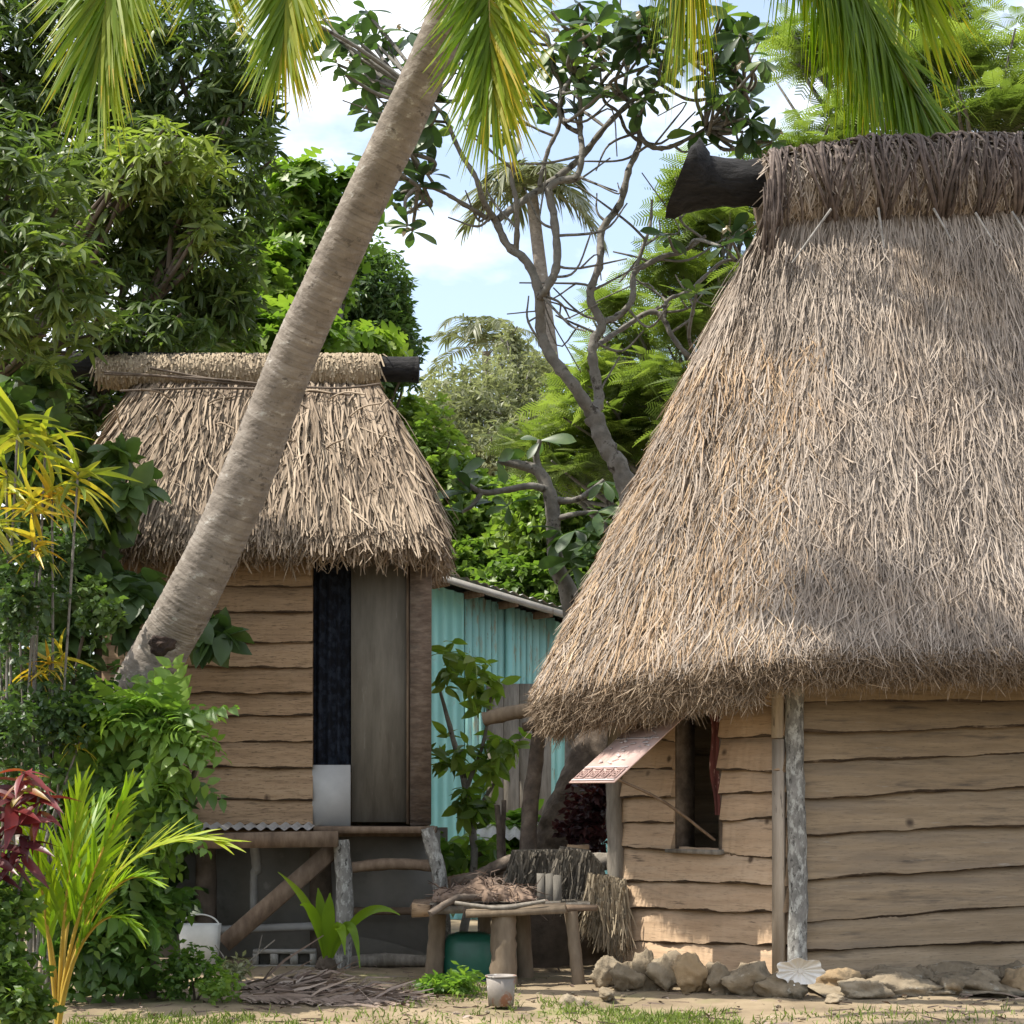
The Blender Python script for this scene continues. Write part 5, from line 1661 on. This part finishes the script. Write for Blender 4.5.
tree('leafy_tree', 'pale grey green tree standing far behind the turquoise shed', 'tree', G0(480, 32), [bl(470, 410, 32, 62, 52, tone=.6), bl(430, 440, 31, 40, 60, tone=.5), bl(520, 390, 33, 52, 44, tone=.6), bl(545, 440, 32, 40, 50, tone=.5), bl(490, 460, 31, 70, 40, tone=.5), bl(512, 345, 33, 16, 26, tone=.6)], 3600, 6, T_lance2, .12, M['olive'], M['bark'], 55, trunk_r=.25, shell=.1, open_=60, upmix=.05, tilt=.6)
tree('leafy_tree', 'mid green leafy tree behind the right end of the small hut roof', 'tree', G0(430, 24), [bl(430, 480, 24, 40, 70, tone=.8), bl(470, 520, 24, 60, 60, tone=.7), bl(410, 440, 24.5, 24, 44, tone=.8), bl(520, 560, 24, 60, 50, tone=.55), bl(455, 580, 23.5, 60, 44, tone=.5)], 2600, 8, T_oval, .115, M['mid'], M['bark_dark'], 56, trunk_r=.12, shell=.3)
tree('leafy_tree', 'shady green tree directly behind the shed roof and the mottled frangipani', 'tree', G0(560, 22), [bl(560, 520, 22, 70, 60, tone=.7), bl(600, 580, 22, 70, 60, tone=.5), bl(530, 590, 21.5, 60, 36, tone=.45), bl(620, 480, 22, 40, 60, tone=.75)], 2600, 8, T_oval, .115, M['mid'], M['bark_dark'], 57, trunk_r=.14, shell=.3)
tree('flame_tree', 'feathery bright green flame tree spreading behind the tall hut', 'tree', G0(760, 19.5),
     [bl(590, 425, 19.5, 60, 26, 1.0, .62), bl(650, 385, 19, 60, 22, 1.0, .65), bl(640, 440, 19.5, 60, 30, 1.0, .5), bl(680, 330, 19, 50, 20, 1.0, .55), bl(720, 285, 19, 50, 30, 1, .5), bl(700, 230, 19, 44, 16, 1, .5), bl(745, 200, 19, 40, 30, 1, .45),
      bl(690, 420, 18.5, 40, 40, 1, .5), bl(600, 370, 19.5, 30, 14, .8, .6), bl(530, 450, 20, 40, 16, .8, .6), bl(655, 275, 19, 36, 12, .8, .6), bl(610, 305, 19.5, 26, 8, .6, .6), bl(690, 190, 19, 34, 10, .8, .55), bl(640, 345, 20, 50, 14, .8, .8), bl(620, 400, 20.5, 50, 18, .8, .8), bl(585, 385, 20.5, 34, 14, .8, .8), bl(570, 470, 19.5, 40, 20, .8, .55)],
     760, 5, T_fern, .25, M['ferny'], M['bark'], 58, open_=82, up=.9, upmix=.1, trunk_r=.2, shell=.1, tilt=.15, top=at(760, 380, 19.5))
tree('flame_tree', 'flame tree with tiers of ferny leaves at the upper right corner', 'tree', G0(1000, 18.5),
     [bl(985, 120, 18, 70, 16, 1.1, .4), bl(905, 70, 18.5, 60, 14, 1.1, .6), bl(850, 118, 18.5, 60, 18, 1.1, .5), bl(975, 62, 18.5, 64, 12, 1.1, .5), bl(930, 24, 19, 70, 14, 1.1, .6), bl(1015, 92, 18, 40, 10, 1, .4), bl(820, 50, 19, 60, 26, 1.1, .5), bl(800, 160, 18.5, 50, 22, 1, .42), bl(1060, 130, 18, 60, 30, 1, .4), bl(930, 108, 18.8, 40, 12, 1, .55)],
     480, 5, T_fern, .25, M['ferny'], M['bark'], 59, open_=82, up=.9, upmix=.1, trunk_r=.22, shell=.1, tilt=.15)
# far wood closing the view under the crowns
rs = np.random.RandomState(71)
mb = MB()
Bl = [(A(x, 37 + rs.uniform(-2, 2), rs.uniform(1.0, 3.4)), A(2.4, 1.6, rs.uniform(1.8, 3.0)), rs.uniform(.3, .6)) for x in np.linspace(-26, 30, 30)]
P, O, tone, k = blob_points(Bl, 5200, rs, .5)
rosettes(mb, P, unit(O + A(0, 0, .5)), 6, T_oval, .32, tone + rs.normal(0, .1, len(P)), 70, rs, .2)
tag(mb.build('undergrowth', M['mid'], kind='stuff'), 'far green undergrowth closing the view below the trees')

# ---- shrubs between the huts
bush('sapling', 'leafy green sapling in front of the turquoise shed beside the doorway', 'sapling', [([at(462, 940, 14.2), at(474, 860, 14.2), at(466, 790, 14.2), at(452, 735, 14.2), at(440, 690, 14.2)], [.035, .03, .026, .02, .012]), ([at(466, 790, 14.2), at(484, 740, 14.1), at(492, 690, 14.1)], [.018, .014, .008]), ([at(470, 820, 14.2), at(496, 780, 14.2), at(510, 745, 14.2)], [.016, .012, .008])],
     at(462, 940, 14.2) * A(1, 1, 0), [bl(448, 665, 14.2, 20, 26, .3, .7), bl(478, 690, 14.1, 36, 36, .35, .8), bl(452, 760, 14.2, 26, 40, .3, .6), bl(492, 750, 14.1, 26, 34, .3, .75), bl(508, 740, 14.1, 26, 10, .2, .8), bl(470, 800, 14.2, 36, 24, .3, .6), bl(460, 850, 14.2, 26, 36, .3, .35), bl(488, 838, 14.3, 26, 30, .3, .4)], 84, 5, T_sap, .15, M['lime'], M['bark'], 61, shell=.1, open_=72)
bush('purple_shrub', 'dark purple leaved shrub behind the window flap of the tall hut', 'shrub', [([at(595, 940, 13.8), at(592, 860, 13.8), at(590, 800, 13.8)], [.03, .025, .015])], at(595, 940, 13.8) * A(1, 1, 0), [bl(594, 815, 13.8, 34, 44, .4, .5), bl(606, 790, 13.8, 24, 30, .3, .6), bl(580, 830, 13.8, 24, 30, .3, .4)], 240, 7, T_oval, .07, M['purple_leaf'], M['bark_dark'], 62, shell=.1)
bush('shrub', 'low yellow green shrub in the gap behind the rack poles', 'shrub', [([at(440, 930, 15.2), at(436, 880, 15.2), at(450, 850, 15.2)], [.02, .014])], at(440, 930, 15.2) * A(1, 1, 0), [bl(440, 860, 15.2, 30, 36, .3, .6), bl(520, 840, 16, 40, 40, .4, .5), bl(480, 880, 15.6, 50, 26, .3, .5)], 150, 6, T_oval3, .16, M['bushleaf'], M['bark_dark'], 63, shell=.1)

# ---- left side thicket
bush('broadleaf_shrub', 'big green shrub of hanging oval leaflets in front of the leaning trunk', 'shrub', [([G0(150, 11.0), at(150, 880, 11.0), at(140, 760, 10.9), at(150, 690, 10.8)], [.04, .035, .025, .012]), ([at(150, 880, 11.0), at(185, 800, 10.8), at(205, 740, 10.7)], [.025, .018, .01]), ([at(150, 900, 11.0), at(110, 820, 10.8), at(105, 740, 10.8)], [.025, .018, .01])],
     G0(150, 11.0), [bl(150, 714, 10.6, 34, 14, .3, .8), bl(168, 735, 10.6, 30, 26, .3, .62), bl(180, 790, 10.6, 28, 34, .3, .62), bl(124, 760, 10.7, 36, 50, .35, .45), bl(136, 850, 10.7, 36, 40, .35, .4), bl(136, 900, 10.8, 24, 36, .3, .3), bl(110, 935, 10.9, 50, 56, .4, .22), bl(95, 860, 11, 50, 80, .4, .25), bl(80, 770, 11, 40, 60, .4, .25)],
     125, 5, T_pin, .26, M['bushleaf'], M['bark_dark'], 64, open_=80, shell=.25, upmix=.25)
bush('broadleaf_shrub', 'dark leafy shrub climbing against the left end of the small hut', 'shrub', [([G0(90, 12.6), at(95, 800, 12.6), at(100, 600, 12.6), at(110, 470, 12.6)], [.04, .03, .012])], G0(90, 12.6),
     [bl(112, 452, 12.4, 18, 16, .25, .6), bl(132, 492, 12.4, 22, 30, .3, .6), bl(92, 520, 12.5, 30, 50, .4, .5), bl(60, 600, 12.6, 50, 80, .4, .4), bl(125, 590, 12.5, 24, 18, .25, .4), bl(130, 610, 12.5, 36, 24, .25, .3), bl(50, 720, 12.6, 70, 80, .4, .25), bl(205, 630, 12.6, 30, 14, .2, .3), bl(150, 880, 13.5, 50, 70, .3, .25), bl(165, 800, 13.1, 26, 50, .15, .3), bl(110, 900, 13.3, 60, 70, .3, .25), bl(10, 470, 12.6, 60, 80, .4, .35), bl(66, 470, 13.0, 36, 50, .3, .3), bl(30, 400, 13, 36, 40, .3, .4)],
     400, 6, T_oval3, .185, M['dark_leaf'], M['bark_dark'], 65, open_=75, shell=.2, upmix=.3)
bush('small_leaf_shrub', 'fine leaved upright shrub with thin grey stems at the left edge', 'shrub', [([G0(0, 10.8), at(4, 800, 10.8), at(6, 560, 10.8)], [.016, .014, .008]), ([G0(40, 10.9), at(62, 760, 10.9), at(80, 650, 10.9), at(92, 610, 10.9)], [.018, .014, .01, .006]), ([G0(20, 10.9), at(26, 660, 10.9), at(38, 560, 10.9)], [.016, .014, .008])], G0(20, 10.8),
     [bl(95, 610, 10.9, 26, 34, .2, .7), bl(14, 640, 10.8, 24, 60, .25, .4), bl(40, 690, 10.8, 40, 40, .3, .45), bl(10, 540, 10.7, 30, 40, .3, .45), bl(60, 560, 11, 30, 50, .3, .25), bl(20, 600, 10.3, 40, 60, .25, .3), bl(60, 720, 10.4, 40, 50, .25, .3), bl(10, 740, 10.2, 40, 60, .25, .35), bl(100, 700, 10.9, 24, 40, .2, .35)], 1000, 7, T_oval, .055, M['dark_leaf'], M['bark_dark'], 66, shell=.1)


def strap_plant(name, label, cat, heads, tmpl, size, leaf, stem, seed, per=14, open_=48, base=None, tone=.5, group=None, upmix=.1):
    rs = np.random.RandomState(seed)
    b = base
    t = thing(name, b, label, cat, group)
    mb, ms = MB(), MB()
    for (x, y, Y, s, tn) in heads:
        p = at(x, y, Y)
        ms.tube(catmull([A(b[0] * .6 + p[0] * .4, b[1], b[2]), (b + p) / 2 + rs.normal(0, .04, 3), p], 6), [.011, .008, .007], 6, wob=.06)
        for lev in range(3):
            q = p - A(0, 0, lev * .05 * s)
            rosettes(mb, q[None], unit(A(rs.normal(0, .25), rs.normal(0, .25), 1))[None], per // 3 + 1, tmpl, size * s * (1 - .05 * lev), tn + lev * .12, open_ + lev * 16, rs, upmix, sizevar=.3)
    ms.build('stem', stem, t, smooth=True)
    mb.build('foliage', leaf, t)
    return t


strap_plant('croton', 'yellow and orange croton with long narrow leaves against the dark thicket', 'croton', [(18, 420, 10.4, 1.05, .12), (46, 432, 10.5, .8, .1), (78, 472, 10.4, .85, .2), (32, 500, 10.3, .75, .5), (6, 470, 10.4, .8, .25), (52, 488, 10.5, .7, .55), (-12, 520, 10.3, .8, .3), (36, 540, 10.3, .6, .5)], T_strap, .34, M['croton'], M['bark'], 81, per=18, base=G0(20, 10.5), open_=42)
strap_plant('croton', 'small croton with a few orange leaves low in the thicket', 'croton', [(34, 668, 10.5, .5, .75), (50, 662, 10.5, .45, .7), (62, 655, 10.6, .5, .5), (80, 740, 10.4, .5, .3), (18, 590, 10.5, .4, .7)], T_strap, .36, M['croton'], M['bark'], 82, per=12, base=G0(45, 10.7))
strap_plant('cordyline', 'deep red cordyline with broad leaves at the left edge', 'cordyline', [(12, 800, 8.9, 1.05, .5), (40, 792, 8.9, .85, .62), (-6, 850, 8.9, 1.0, .42), (24, 772, 8.9, .8, .9), (-14, 780, 9.0, 1.0, .5), (22, 835, 8.9, .9, .4)], T_cord, .23, M['red_leaf'], M['bark'], 83, per=13, open_=72, base=G0(-10, 9.1), upmix=.45)
bush('shrub', 'small leaved low bush under the red cordyline in the corner', 'shrub', [([G0(5, 9.0), at(8, 960, 8.9)], [.012, .008])], G0(5, 9.0), [bl(10, 985, 8.8, 34, 44, .25, .4), bl(-10, 930, 8.9, 40, 60, .3, .35), bl(30, 1005, 8.9, 26, 24, .2, .4), bl(16, 900, 9.0, 26, 30, .2, .35)], 380, 6, T_oval, .06, M['mid'], M['bark_dark'], 67, shell=.1)
strap_plant('lily_clump', 'pale striped grassy clump in the bottom left corner', 'clump', [(-6, 965, 9.5, .9, .7), (14, 990, 9.5, .6, .6)], T_strap, .34, M['young'], M['young_stem'], 84, per=14, base=G0(-4, 9.8), open_=50)

# ---- sunlit young coconut palm
yp = thing('young_palm', G0(58, 9.35), 'young coconut palm, glowing yellow green on orange stems', 'palm tree')
rs = np.random.RandomState(91)
b0 = at(58, 1012, 9.35); b0[2] = .0
for cp, ll, tone, pl in [([(60, 930, 9.35), (70, 870, 9.3), (80, 790, 9.3)], .36, .6, (0, -1, .2)), ([(66, 920, 9.35), (104, 850, 9.2), (128, 790, 9.2)], .30, .5, (.3, -1, .2)), ([(70, 920, 9.35), (120, 820, 9.2), (222, 842, 9.1)], .30, .9, (0, -.6, 1)),
                         ([(50, 930, 9.35), (40, 880, 9.3), (30, 800, 9.3)], .32, .62, (0, -1, .2)), ([(70, 930, 9.3), (118, 860, 9.1), (150, 880, 9.0)], .24, .5, (0, -.5, 1)), ([(66, 940, 9.3), (110, 890, 9.0), (136, 930, 8.9)], .22, .45, (0, -.5, 1)),
                         ([(56, 930, 9.4), (40, 870, 9.5), (-10, 850, 9.6)], .26, .5, (0, -.6, 1)), ([(62, 920, 9.4), (80, 840, 9.6), (104, 800, 9.9)], .30, .3, (0, -1, .3))]:
    mb, mr = MB(), MB()
    frond(mb, mr, [b0] + [at(*p) for p in cp], ll, rs, n=24, width=.0095, sag=.14, tone=tone, start=.42, fan=(36, 10), plane=pl, rrad=.014)
    fo = mb.build('frond', M['young'], yp)
    mr.build('stem', M['young_stem'], fo, smooth=True)
# sprouting coconut by the floor post
sp = thing('palm_sprout', at(330, 965, 12.6) * A(1, 1, 0), 'small coconut sprout with arching blades in front of the white floor post', 'palm tree')
b0 = at(326, 963, 12.6); b0[2] = .0
mb = MB()
for tip, midp, w in (((278, 872, 12.4), (322, 905, 12.5), .03), ((360, 968, 12.3), (352, 880, 12.5), .034), ((400, 915, 12.3), (358, 888, 12.5), .034), ((300, 905, 12.3), (318, 900, 12.5), .04), ((330, 893, 12.5), (328, 920, 12.5), .05), ((345, 955, 12.2), (340, 890, 12.4), .04), ((318, 888, 12.6), (322, 910, 12.6), .04)):
    c = bezier([b0, at(*midp), at(*tip)], 18)
    t = np.linspace(0, 1, 18)
    T = unit(np.gradient(c, axis=0))
    sd = unit(np.cross(T, A(.25, -1, .2)))
    W = w * np.clip(np.sin(np.pi * t ** 1.3), .12, 1) * (1 - .2 * t)
    nn = unit(np.cross(sd, T))
    V = np.stack([c - sd * W[:, None] + nn * .012 * 0, c - nn * .3 * W[:, None], c + sd * W[:, None]], 1).reshape(-1, 3)
    k = np.arange(17) * 3
    mb.add(V, np.concatenate([np.stack([k, k + 1, k + 4, k + 3], -1), np.stack([k + 1, k + 2, k + 5, k + 4], -1)]), rs.uniform(.25, .7))
mb.build('foliage', M['young'], sp)
mb = MB(); rock_geo(mb, b0 + A(0, 0, .05), (.15, .15, .14), 300); mb.build('husk', M['bark_dark'], sp)

# ---- low weeds, dead fronds, litter, grass
bush('weed', 'low small leaved weed bush in front of the white bucket', 'weed', [([G0(195, 10.9), at(193, 985, 10.9), at(188, 960, 10.9)], [.008, .005]), ([G0(197, 10.9), at(205, 985, 10.9), at(212, 965, 10.9)], [.008, .005])], G0(195, 10.9), [bl(190, 965, 10.9, 34, 24, .2, .5), bl(218, 985, 10.8, 26, 18, .2, .85), bl(175, 980, 10.9, 24, 18, .2, .4)], 230, 6, T_oval, .045, M['bushleaf'], M['bark_dark'], 68, shell=.1)
bush('weed', 'wispy weed tuft in front of the left table leg', 'weed', [([G0(450, 11.2), at(448, 985, 11.2)], [.006, .004])], G0(450, 11.2), [bl(440, 985, 11.2, 24, 14, .15, .45), bl(462, 985, 11.15, 18, 16, .15, .6)], 170, 5, T_lance2, .06, M['bushleaf'], M['bark_dark'], 69, shell=.1, open_=50, up=.8)
bush('weed', 'dry twiggy weed leaning beside the concrete block', 'weed', [([at(228, 985, 11.6), at(245, 965, 11.6), at(275, 940, 11.6)], [.008, .004]), ([at(232, 985, 11.6), at(225, 960, 11.6), at(215, 945, 11.6)], [.007, .003]), ([at(232, 988, 11.6), at(255, 960, 11.6), at(262, 935, 11.6)], [.006, .003])], G0(232, 11.9), [bl(235, 970, 11.6, 18, 14, .15, .8)], 40, 5, T_lance2, .06, M['olive'], M['grey_wood'], 70, shell=.1)
dead = thing('dead_frond', at(310, 1000, 10.95) * A(1, 1, 0), 'dry brown palm fronds heaped on the sand left of the table', 'palm frond')
rs = np.random.RandomState(95)
mb, mr = MB(), MB()
for (x0, y0, x1, y1, hgt, ll) in ((238, 994, 400, 1004, .06, .26), (250, 1000, 372, 998, .08, .22), (240, 1004, 392, 1008, .04, .24)):
    Ya, Yb = 2185 / (y0 - 800), 2185 / (y1 - 800)
    frond(mb, mr, [at(x0, y0, Ya) + A(0, 0, hgt), at(x0 * .6 + x1 * .4, (y0 + y1) / 2 - 8, Ya) + A(0, 0, hgt * .6), at(x1, y1, Yb) + A(0, 0, .015)], ll, rs, n=60, width=.012, sag=.35, tone=.5, start=.0, fan=(50, 14), plane=A(0, -.3, 1), rrad=.014)
n = 520
u = rs.beta(1.3, 2.0, n)
hp = np.where(u < .45, .085, .07 * (1 - u)) * np.sin(np.pi * np.clip(u * 1.5 + .08, 0, 1)) ** .6 + .015
P = np.stack([at(240, 995, 11)[0] + u * .95 + rs.normal(0, .04, n), 11.05 + rs.normal(0, .13, n) - u * .25, hp * rs.uniform(.1, 1, n)], -1)
D = unit(np.stack([rs.normal(.9, .5, n), rs.normal(0, .35, n), rs.normal(-.02, .16, n)], -1))
mb.strands(P, D, unit(np.cross(D, rs.normal(0, 1, (n, 3)))), rs.uniform(.15, .42, n), .007, A(0, 0, .02) + rs.normal(0, .015, (n, 3)), rs.normal(0, .03, (n, 3)), rs.rand(n))
for vv in mb.v + mr.v:
    vv[:, 2] = np.maximum(vv[:, 2], .012 + rs.uniform(0, .02, len(vv)))
mb.build('leaflets', M['dry_frond'], dead)
mr.build('midrib', M['dry_frond'], dead)


def grass(n, zones, h, seed, name, label, mat, w=.0035):
    rs = np.random.RandomState(seed)
    P = []
    for (x0, x1, y0, y1, k) in zones:
        m = int(n * k)
        px_, py_ = rs.uniform(x0, x1, m), rs.uniform(y0, y1, m)
        Y = F * EYE / (py_ - HZ)
        P.append(np.stack([(px_ - 512) / F * Y, Y, 0 * Y], -1))
    P = np.vstack(P)
    keep = np.sin(P[:, 0] * 5 + P[:, 1] * 3) + np.sin(P[:, 0] * 11 - P[:, 1] * 7) + rs.normal(0, .7, len(P)) > -.6
    P = P[keep]
    P[:, 2] = ground_height(P[:, 0], P[:, 1]) - .004
    m = len(P)
    D = unit(A(0, 0, 1) + rs.normal(0, .45, (m, 3)))
    mb = MB()
    mb.strands(P, D, unit(np.cross(D, rs.normal(0, 1, (m, 3)))), h * rs.uniform(.4, 1.3, m), w, rs.normal(0, .004, (m, 3)), rs.normal(0, .012, (m, 3)) - A(0, 0, .006), rs.rand(m), taper=.1)
    tag(mb.build(name, mat, kind='stuff'), label)


grass(12000, [(600, 740, 1008, 1030, .16), (-20, 300, 1014, 1040, .4), (400, 520, 985, 1010, .06), (300, 1040, 1012, 1040, .2), (540, 600, 1000, 1012, .03)], .045, 5, 'grass', 'short green grass in patches along the sandy front edge', M['grass'])
rs = np.random.RandomState(77)
m = 900
px_, py_ = rs.uniform(-10, 1040, m), 962 + 70 * rs.rand(m) ** 1.3
Y = F * EYE / (py_ - HZ)
P = np.stack([(px_ - 512) / F * Y, Y, 0 * Y], -1)
P[:, 2] = ground_height(P[:, 0], P[:, 1]) + .006
mb = MB()
rosettes(mb, P, np.tile(A(0, 0, 1.), (m, 1)), 1, T_lance2, .055, rs.rand(m), 84, rs, 0)
mb.strands(P[:300] + A(.1, .1, .003), unit(rs.normal(0, 1, (300, 3)) * A(1, 1, .1)), np.tile(A(0, 0, 1.), (300, 1)), .16 * rs.uniform(.3, 1, 300), .004, None, None, rs.rand(300))
tag(mb.build('leaf_litter', M['dry_frond'], kind='stuff'), 'dead leaves and twigs scattered over the sand')
mb = MB()
for k in range(130):
    x, y = rs.uniform(380, 1040), rs.uniform(975, 1030)
    Y = F * EYE / (y - HZ)
    s = rs.uniform(.012, .035)
    q = A((x - 512) / F * Y, Y, 0)
    q[2] = ground_height(q[0], q[1]) + s * .2
    rock_geo(mb, q, (s, s, s * .7), 900 + k % 12, rs.rand())
tag(mb.build('pebbles', M['rock'], kind='stuff'), 'small pebbles strewn on the sand')
